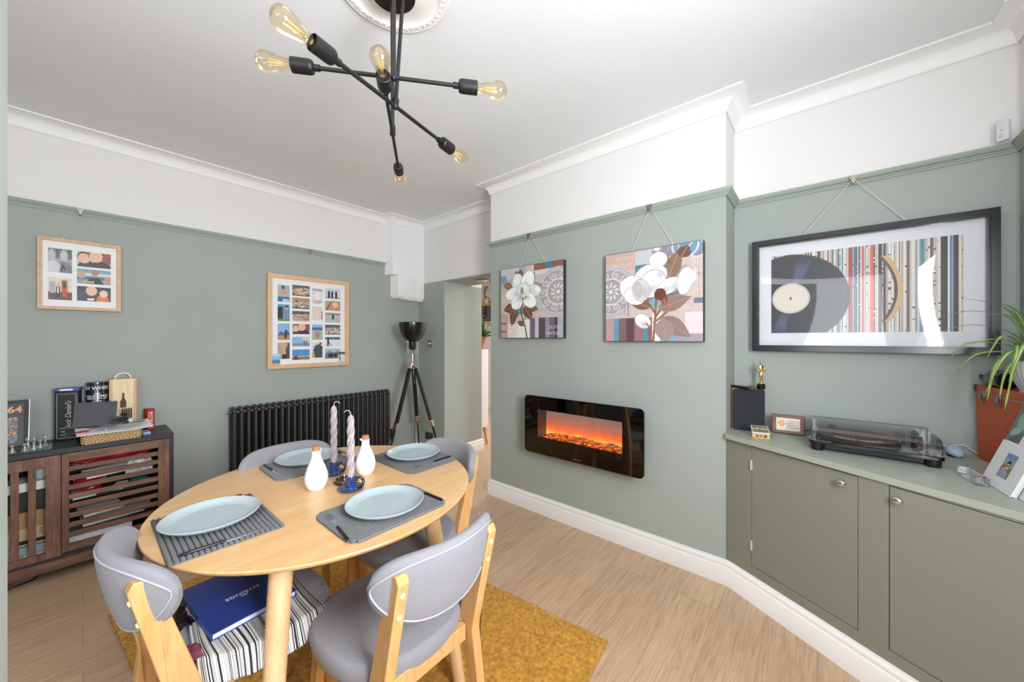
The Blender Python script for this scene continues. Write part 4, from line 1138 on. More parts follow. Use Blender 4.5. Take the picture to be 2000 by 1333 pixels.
        a.rect(0, 0, 1, 1, 'B4B6B6'); a.rect(0, .8, 1, 1, '8A9090'); a.rect(.46, .35, .58, .75, '26282C'); a.ell(.52, .82, .06, .07, '3A3432')
    elif kind == 'ski':
        a.rect(0, 0, 1, 1, 'DADCE2'); a.rect(0, .72, 1, .95, '4E6070'); a.line([(.18, .05), (.2, .85)], .12, '22262E'); a.line([(.2, .5), (.4, .05)], .06, '22262E')
    elif kind == 'beach':
        a.rect(0, 0, 1, 1, '8AB4D6'); a.rect(0, 0, 1, .35, '5F93BC'); a.poly([(.5, .95), (1, 1), (1, .5), (.62, .6)], 'D0CCC0'); a.rect(.65, .25, .7, .6, '5A4A40'); a.rect(.8, .25, .85, .6, '5A4A40'); a.rect(0, 0, 1, .08, 'D8C89A')
    elif kind == 'sky':
        a.rect(0, 0, 1, 1, '4A90CC'); a.rect(0, 0, 1, .32, '8A7258'); a.rect(0, .28, 1, .38, 'C8B090'); a.ell(.2, .22, .12, .18, '5A3A30'); a.rect(0, 0, .35, .1, '7A2A2A')
    elif kind == 'torso':
        a.rect(0, 0, 1, 1, 'A8A090'); a.rect(.6, 0, 1, 1, '4A4A48'); a.poly([(.1, .95), (.4, .6), (.35, .25), (.7, .25), (.65, .6), (.9, .95)], 'D0A080'); a.rect(.35, 0, .7, .28, '2A2A2E')
    elif kind == 'hills':
        a.rect(0, 0, 1, 1, 'A8BCCC'); a.poly([(0, .5), (.3, .75), (.6, .6), (1, .8), (1, 0), (0, 0)], '6A7C78')
        for x in (.3, .45, .68): a.ell(x, .3, .12, .2, '2A2C34')
    a.mottle(0.14, 4)
    return a


f1 = thing('framed_photos', 'pale wood frame with five family photos on the left wall', 'picture frame', (-0.0075, WY, 1.7545))
moulding('frame_moulding', 0.343, 0.441, 0.019, 0.006, 0.030, FRAMEW, f1, MA)
b = MB(); b.b2(-0.156, 0.156, -0.205, 0.205, 0.008, 0.014, 0, MA); O('mount_board', b, PAPER, f1)
for i, ((x0, x1, z0, z1), k) in enumerate(zip([(-0.138, -0.045, 1.764, 1.911), (-0.025, 0.119, 1.815, 1.913), (-0.025, 0.119, 1.707, 1.801), (-0.025, 0.119, 1.595, 1.689), (-0.138, -0.045, 1.594, 1.732)], ('bw', 'two', 'three', 'dad', 'couple'))):
    M = MA.copy(); M.translation = ((x0 + x1) / 2 + 0.0075, -0.0146, (z0 + z1) / 2 - 1.7545)
    photo(k, i, 110, 90).build('photo', M, x1 - x0, z1 - z0, f1)
O('hanging_cord', MB().tube([(-0.075, -0.012, 0.222), (-0.003, -0.030, 0.385), (0.095, -0.012, 0.222)], 0.0013, 6), CORD, f1)
hook((-0.011, WY - 0.030, 2.175), MA, 'brass picture hook holding the small five-photo frame')
f2 = thing('framed_photos', 'large oak frame with twenty small photos above the radiator', 'picture frame', (1.364, WY, 1.5045))
moulding('frame_moulding', 0.70, 0.826, 0.034, 0.006, 0.034, wood('frame_oak_warm', 'D0A678', 'D9B185', 'E0BC92', 8.0, (3, 3, 3), 0.5), f2, MA)
b = MB(); b.b2(-0.32, 0.32, -0.383, 0.383, 0.008, 0.016, 0, MA); O('mount_board', b, PAPER, f2)
P2 = [(1.094, 1.188, 1.679, 1.826), (1.094, 1.188, 1.509, 1.657), (1.094, 1.188, 1.342, 1.487), (1.094, 1.188, 1.175, 1.319), (1.209, 1.354, 1.741, 1.838), (1.209, 1.354, 1.626, 1.724), (1.209, 1.354, 1.509, 1.604), (1.209, 1.354, 1.395, 1.487), (1.209, 1.354, 1.279, 1.371), (1.209, 1.354, 1.162, 1.255), (1.375, 1.469, 1.679, 1.824), (1.375, 1.469, 1.509, 1.654), (1.375, 1.469, 1.343, 1.487), (1.375, 1.469, 1.175, 1.32), (1.492, 1.636, 1.74, 1.839), (1.492, 1.636, 1.626, 1.72), (1.492, 1.636, 1.509, 1.603), (1.492, 1.636, 1.394, 1.488), (1.492, 1.636, 1.28, 1.372), (1.492, 1.636, 1.162, 1.257)]
K2 = ['face1', 'man', 'mount', 'torso', 'crowd', 'crowd', 'crowd', 'two', 'beach', 'sky', 'pale', 'blur', 'head', 'backv', 'walk3', 'wolf', 'lone', 'crowd', 'ski', 'hills']
for i, ((x0, x1, z0, z1), k) in enumerate(zip(P2, K2)):
    M = MA.copy(); M.translation = ((x0 + x1) / 2 - 1.364, -0.0166, (z0 + z1) / 2 - 1.5045)
    photo(k, 20 + i).build('photo', M, x1 - x0, z1 - z0, f2)
for x, z, k in ((-0.285, -0.33, 'sea'), (0.285, -0.325, 'ski')):
    M = MA.copy(); M.translation = (x, -0.022, z); photo(k, 9).build('loose_snapshot', M, 0.065, 0.095, f2)
O('hanging_cord', MB().tube([(-0.16, -0.012, 0.415), (-0.012, -0.032, 0.655), (0.155, -0.012, 0.415)], 0.0016, 6), CORD, f2)
hook((1.354, WY - 0.030, 2.175), MA, 'brass picture hook holding the large oak photo frame')

# ---- the two magnolia canvases
def medallion(a, cx, cy, r):
    a.ell(cx, cy, r, r, 'C3BFC6'); a.arc(cx, cy, r * 0.93, r * 0.1, 'B3AEB8'); a.ell(cx, cy, r * 0.84, r * 0.84, 'A29C9C')
    a.arc(cx, cy, r * 0.5, r * 0.05, 'D6D2D6')
    for i in range(10):
        t = 2 * PI * i / 10; x = cx + r * 0.66 * math.cos(t) / a.asp; y = cy + r * 0.66 * math.sin(t)
        a.swirl(x, y, r * 0.17, r * 0.045, 'CBC7CC', t + (i % 2)); x2 = cx + r * 0.25 * math.cos(t + .3) / a.asp; y2 = cy + r * 0.25 * math.sin(t + .3); a.ell(x2, y2, r * .1, r * .035, 'D6D2D6', math.degrees(t))
    a.ell(cx, cy, r * .08, r * .08, 'DAD6DA')


def canvas_small():
    a = Art(240, 240, 'BFB2AC'); a.mottle(0.10, 8)
    a.rect(0, .72, .42, 1, 'A9A5B2'); a.ell(.12, .97, .2, .13, 'B9BCC6'); a.rect(0, .80, .1, .9, '6E93A6'); a.rect(0.1, .74, .36, .84, '9FA6B4')
    a.rect(.52, .86, 1, 1, 'D2C8C4'); a.rect(.56, .92, 1, 1, '8A5A48'); a.rect(.74, .92, .83, 1, '3F7F90')
    a.rect(.44, .66, .58, .90, '5C8FA4'); a.rect(.50, .38, .6, .62, '6C9AAC'); a.rect(.28, .33, .5, .42, '5C8FA4')
    medallion(a, .93, .60, .33)
    a.rect(0, 0, .12, .35, 'B89A92'); a.rect(0.12, 0, .28, .2, 'D8C8C0'); a.rect(.28, 0, .5, .25, 'DCDCD4')
    for x0, x1, c in ((.5, .58, '6A5F74'), (.58, .64, 'BDB6C2'), (.64, .74, '51464F'), (.74, .80, '8C879C'), (.80, .88, '6A5F70'), (.88, .92, '3E3A4E'), (.92, 1.0, 'A6A4B4')): a.rect(x0, 0, x1, .27, c)
    a.rect(0, .08, .1, .1, '4A4A58'); a.rect(0, .2, .1, .215, '4A4A58')
    a.line([(.37, .46), (.35, .36), (.42, .16), (.45, 0)], .018, '4A3B38'); a.line([(.40, .24), (.45, .34)], .01, '4A3B38')
    for x, y, L, W, an, c in ((.2, .72, .17, .055, 160, '8A6048'), (.26, .44, .22, .07, 190, '6A4434'), (.28, .42, .22, .075, 240, '7A5440'), (.4, .44, .24, .07, -55, '6A4A3E'), (.44, .42, .2, .05, -10, '74543F'), (.52, .70, .18, .045, 5, '9A8478'), (.34, .84, .14, .05, 130, '8A6048'), (.36, .84, .14, .04, 100, '74543F'), (.42, .18, .15, .04, 160, '5E4A48'), (.24, .36, .2, .05, 255, '5E4438')):
        a.leaf(x, y, L, W, an, c, 'A8887A')
    for cx, cy, rx, ry, an, sh in ((.31, .76, .10, .15, 15, 'D9DCDA'), (.46, .78, .10, .15, -20, 'EEF0EA'), (.20, .63, .11, .08, 20, 'E9EBE6'), (.56, .65, .11, .08, -15, 'D8D8D6'), (.28, .50, .10, .09, 45, 'E4E8E6'), (.49, .52, .12, .09, -40, 'EFF1EA'), (.39, .66, .10, .10, 0, 'DDE0DC')):
        a.petal(cx, cy, rx, ry, an, sh, .38, .63)
    a.ell(.37, .66, .025, .055, 'A58A5E', 5); a.line([(.33, .62), (.38, .52), (.44, .58)], .01, '5A4238'); a.line([(.38, .58), (.38, .44)], .012, '8A7A50'); a.mottle(.07, 3)
    return a


def canvas_large():
    a = Art(270, 270, 'C4B4AE'); a.mottle(0.08, 9)
    a.rect(0, .80, .36, 1, 'C4A69C'); a.rect(.34, .68, .54, .98, 'BAC0C8'); a.rect(.52, .86, 1, 1, '8F8094'); a.ell(.86, .97, .16, .1, '6E93A8'); a.arc(.84, .98, .12, .02, 'C9C4D0'); a.arc(.68, .98, .1, .016, 'B7B0C0'); a.arc(.95, .93, .08, .014, 'C9C4D0')
    a.rect(.34, .72, .6, .84, '4E7F96'); a.rect(.54, .58, .86, .78, '7FA4B2'); a.rect(.46, .40, .84, .58, '6497AA'); a.rect(.36, .36, .6, .48, '74A2B2')
    medallion(a, .06, .57, .30)
    for x0, x1, c in ((0, .10, 'B89494'), (.10, .155, '5E93AC'), (.155, .24, '7E5E60'), (.24, .33, '5A4248'), (.33, .43, '8E6E6E'), (.43, .475, '4E8AA6'), (.475, .52, '8A5A62')): a.rect(x0, 0, x1, .26, c)
    a.rect(.52, 0, .62, .3, 'E2DAD4'); a.rect(.6, 0, .76, .1, '7FA0B4'); a.rect(.76, 0, 1, .08, 'A394A4'); a.rect(.84, .08, 1, .3, 'DCCBD0'); a.rect(.92, .38, 1, .44, '8A86A0'); a.rect(.92, .395, 1, .402, '3A3A46'); a.rect(.92, .42, 1, .425, '3A3A46')
    a.rect(.22, .28, .225, .45, '6A4438'); a.rect(.26, .28, .265, .5, '6A4438')
    for pts in (((.53, 0), (.55, .25), (.56, .45), (.50, .62)), ((.55, .25), (.64, .40), (.66, .55)), ((.54, .2), (.68, .32)), ((.55, .3), (.46, .45))): a.line(pts, .022, '8A604A')
    for x, y, L, W, an, c in ((.50, .36, .28, .06, 155, '7E5844'), (.58, .34, .34, .075, 20, '907468'), (.60, .25, .36, .09, -35, '8C7674'), (.62, .24, .26, .10, -80, '9A8482'), (.52, .45, .22, .05, 95, '8C5640'), (.66, .50, .18, .05, 20, '7A4E40'), (.66, .62, .38, .08, 68, '8A6A58'), (.80, .86, .14, .07, 60, '6E5046'), (.64, .76, .16, .05, 80, '7E5A4A'), (.72, .64, .16, .05, -55, '7E5A4A'), (.78, .68, .2, .05, 0, '9A8074'), (.5, .44, .16, .05, 130, '7E4A3A'), (.62, .56, .2, .045, -80, '8A4C38')):
        a.leaf(x, y, L, W, an, c, 'B09488')
    for cx, cy, rx, ry, an, sh in ((.50, .70, .17, .13, 10, 'F0EEEC'), (.52, .62, .13, .15, -30, 'EDEBEA'), (.30, .60, .13, .13, 30, 'F1EEEA'), (.33, .50, .12, .09, -25, 'EAE6E2'), (.40, .56, .09, .12, 10, 'D2CCCC'), (.68, .58, .12, .075, 30, 'EFE9E6'), (.58, .87, .09, .08, 0, 'EFEDEA'), (.84, .62, .07, .14, -10, 'EEEAE8'), (.42, .22, .09, .07, -40, 'EAE2DC')):
        a.petal(cx, cy, rx, ry, an, sh, (.5 if cx < .55 else .62) if cy > .3 else .46, .5 if cy > .3 else .14)
    a.ell(.60, .50, .06, .065, '6A3A2E'); a.ell(.37, .57, .05, .1, 'BDB4B6', 10); a.line([(.50, .14), (.46, .19)], .015, '8A604A'); a.mottle(.07, 3)
    return a


def canvas(nm, label, Yc, zc_, w_, h_, art, txts):
    t_ = thing(nm, label, 'canvas picture', (WX, Yc, zc_))
    b = MB(); b.b2(-w_ / 2, w_ / 2, -h_ / 2, h_ / 2, 0.004, 0.0398, 0, MBw); O('canvas_block', b, plain('dark_canvas_edge', '2B2A2E', 0.6), t_, bevel=0.002)
    M = MBw.copy(); M.translation = (-0.0403, 0, 0); art.build('painting', M, w_ - 0.006, h_ - 0.006, t_, printed('printed_canvas', 0.65))
    for s_, x, y, sz in txts:
        M = MBw.copy(); M.translation = (-0.0405, -x, y)
        text('lettering', s_, sz, plain('cream_ink', 'CFC6C4', 0.7), t_, M, 0.0002)
    O('hanging_cord', MB().tube([(-0.012, 0.13, h_ / 2), (-0.03, 0, 2.165 - zc_), (-0.012, -0.13, h_ / 2)], 0.0011, 6), CORD, t_)
    return t_


canvas('canvas_picture', 'square canvas of a single white magnolia bloom, nearest the doorway', 1.712, 1.643, 0.612, 0.572, canvas_small(), (('DUTCH', 0.235, -0.205, 0.034), ('NATURE', 0.222, -0.250, 0.034)))
hook((WX - 0.030, 1.728, 2.175), MBw, 'brass picture hook above the single magnolia canvas')
canvas('canvas_picture', 'square canvas of several white magnolia blooms above the fireplace', 0.784, 1.621, 0.592, 0.574, canvas_large(), (('DUTCH', -0.165, 0.245, 0.034), ('NATURE', -0.175, 0.205, 0.034)))
hook((WX - 0.030, 0.791, 2.175), MBw, 'brass picture hook above the many-bloomed magnolia canvas')

# ---- framed record print
rp = thing('record_print', 'wide black framed print of a vinyl record and record spines', 'picture frame', (AX, -0.153, 1.597))
FW_, FH_ = 0.885, 0.632
moulding('frame_moulding', FW_, FH_, 0.034, 0.006, 0.052, plain('satin_black_frame', '08080A', 0.22, spec=0.6), rp, MBw, 0.006)
b = MB(); b.b2(-0.415, 0.415, -0.29, 0.29, 0.012, 0.018, 0, MBw); O('mount_board', b, plain('mount_white', 'DADADF', 0.6, var=0.01), rp)
iw, ih = 0.700, 0.436
def record_art():
    nx, ny = 520, 300
    a = Art(nx, ny, 'DAD2C8', iw / ih)
    r = random.Random(4); x = 0.0
    pal = ['E0D8CB', 'E6E0D6', 'D2CABE', 'C6BDB3', 'D6CAC2', '3A3436', 'DCD4C8', '6A3A3A', 'DDD5C8', 'B0A8A4', 'C2B7AE', '2E3038', 'E2DACE', '88A0A8', 'C6A8A2', '5A5254', 'D9D0C4', 'CFC6BA']
    fixed = [(.555, .575, '2F7F9A'), (.60, .625, 'A8413C'), (.626, .64, '2C6C8E')]
    while x < 1:
        w_ = r.uniform(.004, .013); c = r.choice(pal); a.rect(x, 0, x + w_, 1, c)
        if r.random() < .35:
            for k in range(12):
                y = r.random(); a.rect(x, y, x + w_, y + r.uniform(.005, .02), r.choice(['2A2A2E', 'E8E4DC', c]))
        a.rect(x + w_ - .0012, 0, x + w_, 1, '8A8078'); x += w_
    ra_dummy = 0
    for x0, x1, c in ((.425, .433, '2E7F9C'), (.462, .485, '9E3A36'), (.488, .503, '2C6F92'), (.53, .542, 'C4566A'), (.575, .592, 'D85A4A'), (.615, .635, '33302E'), (.64, .652, '28404E'), (.815, .825, '2C8CA0'), (.905, .925, '38332F'), (.945, .955, '2A8FC4'), (.965, .98, '332E2E')): a.rect(x0, 0, x1, 1, c)
    return a
ra = record_art()
cx, cy, R0 = 0.125, 0.44, 0.495
# the record, sliding out of view at the left: outer disc, shine bands, label
ra.ell(cx, cy, R0 * 1.12, R0 * 1.12, '2B2826')
ra.rect(0, 0.0, 0.0, 0, '000000')
ra.ell(cx - .01, cy, R0 * 1.04, R0 * 1.06, '201F28')
for k in range(16):
    rr = 0.22 + k * 0.019; ra.arc(cx - .01, cy, rr, 0.004, '2C2B38' if k % 2 else '191821')
for sgn, an in ((1, 68), (1, 74), (1, 80), (-1, 248), (-1, 254), (-1, 260)):
    t = math.radians(an); p0 = (cx + .17 * math.cos(t) / ra.asp, cy + .17 * math.sin(t)); p1 = (cx + .5 * math.cos(t) / ra.asp, cy + .5 * math.sin(t)); ra.line([p0, p1], .02, '5E6484', .0); ra.ell((p0[0] + p1[0]) / 2, (p0[1] + p1[1]) / 2, .20, .035, '59608A', an, .55, .9)
ra.ell(cx, cy, 0.19, 0.19, 'D8CFC2'); ra.arc(cx, cy, 0.178, 0.006, 'A89E92'); ra.ell(cx, cy, 0.013, 0.016, '4A4440')
# the sleeve's curved paper edge and inner disc
d2 = np.hypot((ra.X - .30) * ra.asp, ra.Y - .47)
for r0, r1, c in ((.66, .70, 'CDA878'), (.635, .66, '54453A')): ra.put((d2 > r0) & (d2 < r1) & (ra.X > .6) & (ra.Y < .86) & (ra.Y > .12), c)
M = MBw.copy(); M.translation = (-0.0186, 0.0035, 0.005)
ra.build('record_artwork', M, iw, ih, rp)
# bowed acrylic sheet in front
b = MB(); b.grid(lambda u, v: tuple(MBw @ Vector(((u - .5) * 0.818, (v - .5) * 0.565, 0.030 + 0.007 * math.sin(PI * u) * math.sin(PI * v) - 0.0025 * math.sin(2 * PI * u)))), 40, 24)
O('acrylic_glazing', b, glassy('acrylic_glazing', (0.97, 0.97, 0.98), 0.03, 0.015, fres=0.45), rp, smooth='all')
O('hanging_cord', MB().tube([(-0.02, 0.215, FH_ / 2), (-0.032, 0.013, 2.165 - 1.597), (-0.02, -0.175, FH_ / 2)], 0.0016, 6), CORD, rp)
hook((AX - 0.030, -0.140, 2.175), MBw, 'brass picture hook above the record print')

# motion sensor
ms = thing('motion_sensor', 'small white alarm sensor above the picture rail in the corner', 'sensor', (2.50, -0.600, 2.185))
ms.rotation_euler = (0, 0, math.radians(45))
b = MB(); b.prism(rrect(0.036, 0.022, 0.006, 4), 0, 0.085); O('casing', b, plain('sensor_white', 'D9DBE0', 0.35), ms, bevel=0.003)
O('lens', MB().ball((0, 0.010, 0.022), 0.009, 0, 12, None, (1, .4, 1)), plain('sensor_lens', 'C8CBD2', 0.2), ms, smooth='all')
O('led', MB().ball((0, 0.011, 0.045), 0.0018, 0, 8), BLACKP, ms)

# ================================================================== TABLE SETTINGS
TZ = 0.7502
def placemat(label, cx, cy, rz, rounded):
    t_ = thing('placemat', label, 'placemat', (cx, cy, TZ), rz, 'grey ribbed placemats on the dining table')
    n = 21; w_, h_ = 0.365, 0.275
    b = MB(); pts = rrect(w_, h_, 0.045 if rounded else 0.008, 6); b.prism(pts, 0.0, 0.0025); O('backing', b, MATG, t_)
    b = MB(); pr = h_ / n; rc = 0.045 if rounded else 0.006
    for i in range(n):
        y = -h_ / 2 + pr * (i + .5); dy = abs(y) - (h_ / 2 - rc); cut = rc - math.sqrt(max(0, rc * rc - dy * dy)) if dy > 0 else 0
        hw = w_ / 2 - cut
        b.tube([(-hw, y, 0.0028), (-hw + 0.003, y, 0.0034), (hw - 0.003, y, 0.0034), (hw, y, 0.0028)], [pr * .3, pr * .47, pr * .47, pr * .3], 8)
    O('ribs', b, MATG, t_, smooth=True)
    return t_


placemat('ribbed grey placemat at the left setting with its ribs facing the camera', 0.279, 1.482, math.radians(90), False)
placemat('ribbed grey placemat at the front setting nearest the camera', 0.680, 1.163, 0, True)
placemat('ribbed grey placemat at the far setting by the radiator', 0.706, 1.862, 0, True)
placemat('ribbed grey placemat at the fireplace side of the table', 1.065, 1.545, math.radians(90), True)
PZ = TZ + 0.0068


def plate(label, cx, cy):
    b = MB(); b.lathe([(0.0001, 0.0), (0.078, 0.0), (0.084, 0.001), (0.110, 0.008), (0.124, 0.015), (0.130, 0.021), (0.1315, 0.024), (0.129, 0.0255), (0.125, 0.0235), (0.118, 0.017), (0.106, 0.011), (0.095, 0.0088)], 64, cap=False)
    base = thing('dinner_plate', label, 'plate', (cx, cy, PZ), 0, 'pale blue dinner plates')
    O('body', b, PLATE, base, smooth=True)
    def wellf(u, v):
        r = 0.0955 * v; a = 2 * PI * u; x, y = r * math.cos(a), r * math.sin(a)
        return (x, y, 0.0086 + (0.0005 * math.sin(x * 520) if v < .98 else 0))
    b = MB(); b.grid(wellf, 72, 40, cu=True); O('ribbed_well', b, PLATE, base, smooth='all')


plate('pale blue plate at the left setting', 0.272, 1.512)
plate('pale blue plate at the front setting nearest the camera', 0.688, 1.165)
plate('pale blue plate at the far setting partly hidden by the white bottle', 0.702, 1.905)
plate('pale blue plate at the fireplace side setting', 1.085, 1.570)


def fork(label, tip, end, tz):
    t, e = Vector(tip), Vector(end); d_ = e - t; L = d_.length; rz = math.atan2(d_.y, d_.x)
    o_ = thing('fork', label, 'fork', (t.x, t.y, tz), rz, 'black handled forks')
    b = MB()
    for k in range(4):
        y = (k - 1.5) * 0.0058
        b.tube([(0.0, y, 0.0045), (0.02, y, 0.0030), (0.04, y, 0.0016), (0.052, y * 1.0, 0.0016)], [0.0008, 0.0013, 0.0014, 0.0015], 8)
    b.tube([(0.05, 0, 0.0018), (0.058, 0, 0.0018), (0.068, 0, 0.0025), (0.078, 0, 0.004), (0.105, 0, 0.0055)], [0.0105, 0.0115, 0.0085, 0.0035, 0.003], 12, flat=0.14 if False else None) if False else None
    pts2 = [(0.048, -0.0105), (0.056, -0.0118), (0.066, -0.0095), (0.074, -0.004), (0.08, -0.0028), (0.108, -0.003), (0.108, 0.003), (0.08, 0.0028), (0.074, 0.004), (0.066, 0.0095), (0.056, 0.0118), (0.048, 0.0105)]
    b.prism(pts2, 0.0008, 0.0030)
    O('tines', b, STEEL, o_, smooth=True)
    b = MB(); b.tube([(0.104, 0, 0.0040), (0.112, 0, 0.0040), (0.16, 0, 0.0045), (L - 0.006, 0, 0.0048), (L, 0, 0.0045)], [0.0036, 0.0042, 0.0044, 0.0048, 0.003], 10); O('handle', b, BLACKP, o_, smooth=True)


def knife(label, tip, end, tz):
    t, e = Vector(tip), Vector(end); d_ = e - t; L = d_.length; rz = math.atan2(d_.y, d_.x)
    o_ = thing('knife', label, 'knife', (t.x, t.y, tz), rz, 'black handled table knives')
    b = MB(); b.prism([(0, 0.002), (0.02, -0.006), (0.05, -0.0085), (L * .5, -0.0085), (L * .53, -0.004), (L * .56, -0.003), (L * .56, 0.004), (L * .5, 0.0045), (0.03, 0.0045)], 0.0010, 0.0026); O('blade', b, STEEL, o_, bevel=0.0004)
    b = MB(); b.tube([(L * .54, 0, 0.0042), (L * .57, 0, 0.0042), (L * .8, 0, 0.0046), (L - 0.005, 0, 0.0048), (L, 0, 0.0046)], [0.0036, 0.0045, 0.0046, 0.0050, 0.003], 10); O('handle', b, BLACKP, o_, smooth=True)


fork('fork with tines towards the white bottle on the front placemat', (0.530, 1.255, 0), (0.500, 1.048, 0), PZ)
knife('knife at the right of the front plate on the placemat', (0.838, 1.268, 0), (0.846, 1.048, 0), PZ)
knife('knife lying along the near edge of the left placemat', (0.385, 1.318, 0), (0.168, 1.322, 0), PZ)
fork('fork half hidden behind the left plate, tip of its handle showing', (0.170, 1.640, 0), (0.386, 1.662, 0), PZ)
knife('knife at the left of the far plate near the radiator', (0.552, 1.760, 0), (0.545, 1.975, 0), PZ)
fork('fork at the right of the far plate behind the candles', (0.858, 1.780, 0), (0.862, 1.975, 0), PZ)
fork('fork lying in front of the plate at the fireplace side', (0.985, 1.412, 0), (1.190, 1.408, 0), PZ)
knife('knife behind the plate at the fireplace side', (0.960, 1.700, 0), (1.175, 1.700, 0), PZ)


def bottle(label, cx, cy, rz):
    o_ = thing('oil_bottle', label, 'bottle', (cx, cy, TZ), rz, 'white ceramic bottles with cork stoppers')
    b = MB(); b.lathe([(0.0001, 0.0), (0.026, 0.0), (0.031, 0.004), (0.038, 0.018), (0.0425, 0.036), (0.043, 0.048), (0.040, 0.066), (0.032, 0.090), (0.023, 0.112), (0.0175, 0.128), (0.0165, 0.140), (0.0172, 0.150), (0.0185, 0.154), (0.016, 0.1545), (0.0135, 0.150), (0.0001, 0.149)], 48)
    b.tube([(0.012, 0, 0.150), (0.0225, 0, 0.1555)], [0.007, 0.004], 10)
    O('body', b, CERW, o_, smooth=True)
    O('cork', MB().lathe([(0.012, 0.150), (0.0150, 0.158), (0.0150, 0.168), (0.014, 0.170), (0.0001, 0.170)], 28), CORK, o_, smooth=True)
    b = MB()
    for k in range(7):
        a = -1.85 + 0.11 * (k - 3); z = 0.064 + 0.008 * math.sin(k * 1.7); r = 0.0405
        b.ball((r * math.cos(a), r * math.sin(a), z), 0.0042, 0, 8, None, (1, 1, .8))
    O('relief', b, CERW, o_, smooth='all')


bottle('white bottle nearer the camera, left of the candles', 0.603, 1.535, 0.4)
bottle('white bottle standing behind the candles to the right', 0.812, 1.540, 2.6)

GLZ = plain('cobalt_glaze', '1F3F78', 0.12, var=0.5, scale=45, coat=0.8)
GLZD = plain('brown_black_glaze', '2A2226', 0.12, var=0.5, scale=60, coat=0.8)


def candle(label, cx, cy, rz, hgt, wickdir, group='twisted candles'):
    hl = thing('candle_holder', label[0], 'candle holder', (cx, cy, TZ), rz, 'blue glazed candle holders with ring handles')
    b = MB(); b.lathe([(0.0001, 0.0), (0.040, 0.0), (0.047, 0.004), (0.0485, 0.008), (0.046, 0.009), (0.040, 0.006), (0.020, 0.0055), (0.0175, 0.008)], 48, cap=False); O('saucer', b, GLZ, hl, smooth=True)
    b = MB(); b.lathe([(0.0175, 0.005), (0.0175, 0.050), (0.0165, 0.053), (0.0145, 0.052), (0.0140, 0.035), (0.0001, 0.035)], 36, cap=False); O('cup', b, GLZ, hl, smooth=True)
    b = MB(); pts = []; rad = []
    for k in range(41):
        a = 2 * PI * k / 40; pts.append((0.0335 + 0.0165 * math.cos(a), 0, 0.029 + 0.0185 * math.sin(a))); rad.append(0.0052 + 0.0012 * math.cos(10 * a))
    b.tube(pts, rad, 12, cap=False); O('ring_handle', b, GLZD, hl, smooth='all')
    cn = thing('twisted_candle', label[1], 'candle', (cx, cy, TZ + 0.0352), rz, group)
    def fn(u, v):
        z = v * hgt; a = 2 * PI * u; tw = z * 62
        k = 1 if .0 < v else 0
        ro = 0.0125 + (0.0025 * math.cos(4 * (a - tw * 0.55)) if 0.10 < v < 0.97 else 0)
        tap = 1.0 - 0.35 * max(0, (v - 0.78) / 0.22) ** 2 if v < .985 else 0.35
        return (ro * tap * math.cos(a), ro * tap * math.sin(a), z)
    b = MB(); b.grid(fn, 32, 160, cu=True); b.lathe([(0.0044, hgt), (0.0001, hgt + 0.002)], 16)
    O('wax', b, plain('lilac_grey_wax', 'AC9FA2', 0.45, var=0.03), cn, smooth='all')
    s_ = wickdir; O('wick', MB().tube([(0, 0, hgt - 0.002), (s_ * 0.002, 0, hgt + 0.010), (s_ * 0.010, 0, hgt + 0.017), (s_ * 0.020, 0, hgt + 0.016), (s_ * 0.027, 0, hgt + 0.008)], 0.0013, 6), plain('waxed_wick', 'E2D6D4', 0.6), cn, smooth='all')


candle(('blue candle holder nearer the camera with a brown ring handle', 'twisted lilac candle in the nearer candle holder'), 0.690, 1.425, math.radians(-48), 0.262, -1)
candle(('blue candle holder behind the front white bottle', 'twisted lilac candle farther from the camera with wick bent right'), 0.722, 1.650, math.radians(-48), 0.268, 1)

co = thing('tealight_dish', 'round clear and smoky glass dish with amber square between the candle holders', 'dish', (0.712, 1.510, TZ))
b = MB(); b.lathe([(0.0001, 0.0), (0.046, 0.0), (0.048, 0.003), (0.044, 0.004), (0.0001, 0.004)], 48); O('base', b, plain('smoky_brass', '6A5238', 0.15, 0.6, coat=0.5), co, smooth=True)
b = MB(); b.lathe([(0.038, 0.004), (0.042, 0.008), (0.042, 0.016), (0.039, 0.018), (0.036, 0.012), (0.036, 0.005)], 48, cap=False); O('rim', b, glassy('smoke_glass', (0.35, 0.27, 0.2), 0.15), co, smooth=True)
b = MB(); b.box((-0.026, -0.032, 0.010), (0.014, 0.003, 0.012), 0, Matrix.Rotation(0.1, 4, 'Z')); O('amber_square', b, plain('amber_enamel', 'D8922A', 0.2), co)

# ================================================================== THINGS ON THE LEFT CHAIR
def sheet(name, fn, nu, nv, mat, label=None, cat=None, thick=0.003):
    b = MB(); b.grid(fn, nu, nv); o = O(name, b, mat, smooth='all', fixn=False)
    md = o.modifiers.new('thick', 'SOLIDIFY'); md.thickness = thick; md.offset = 1
    if label: tag(o, label, cat)
    return o


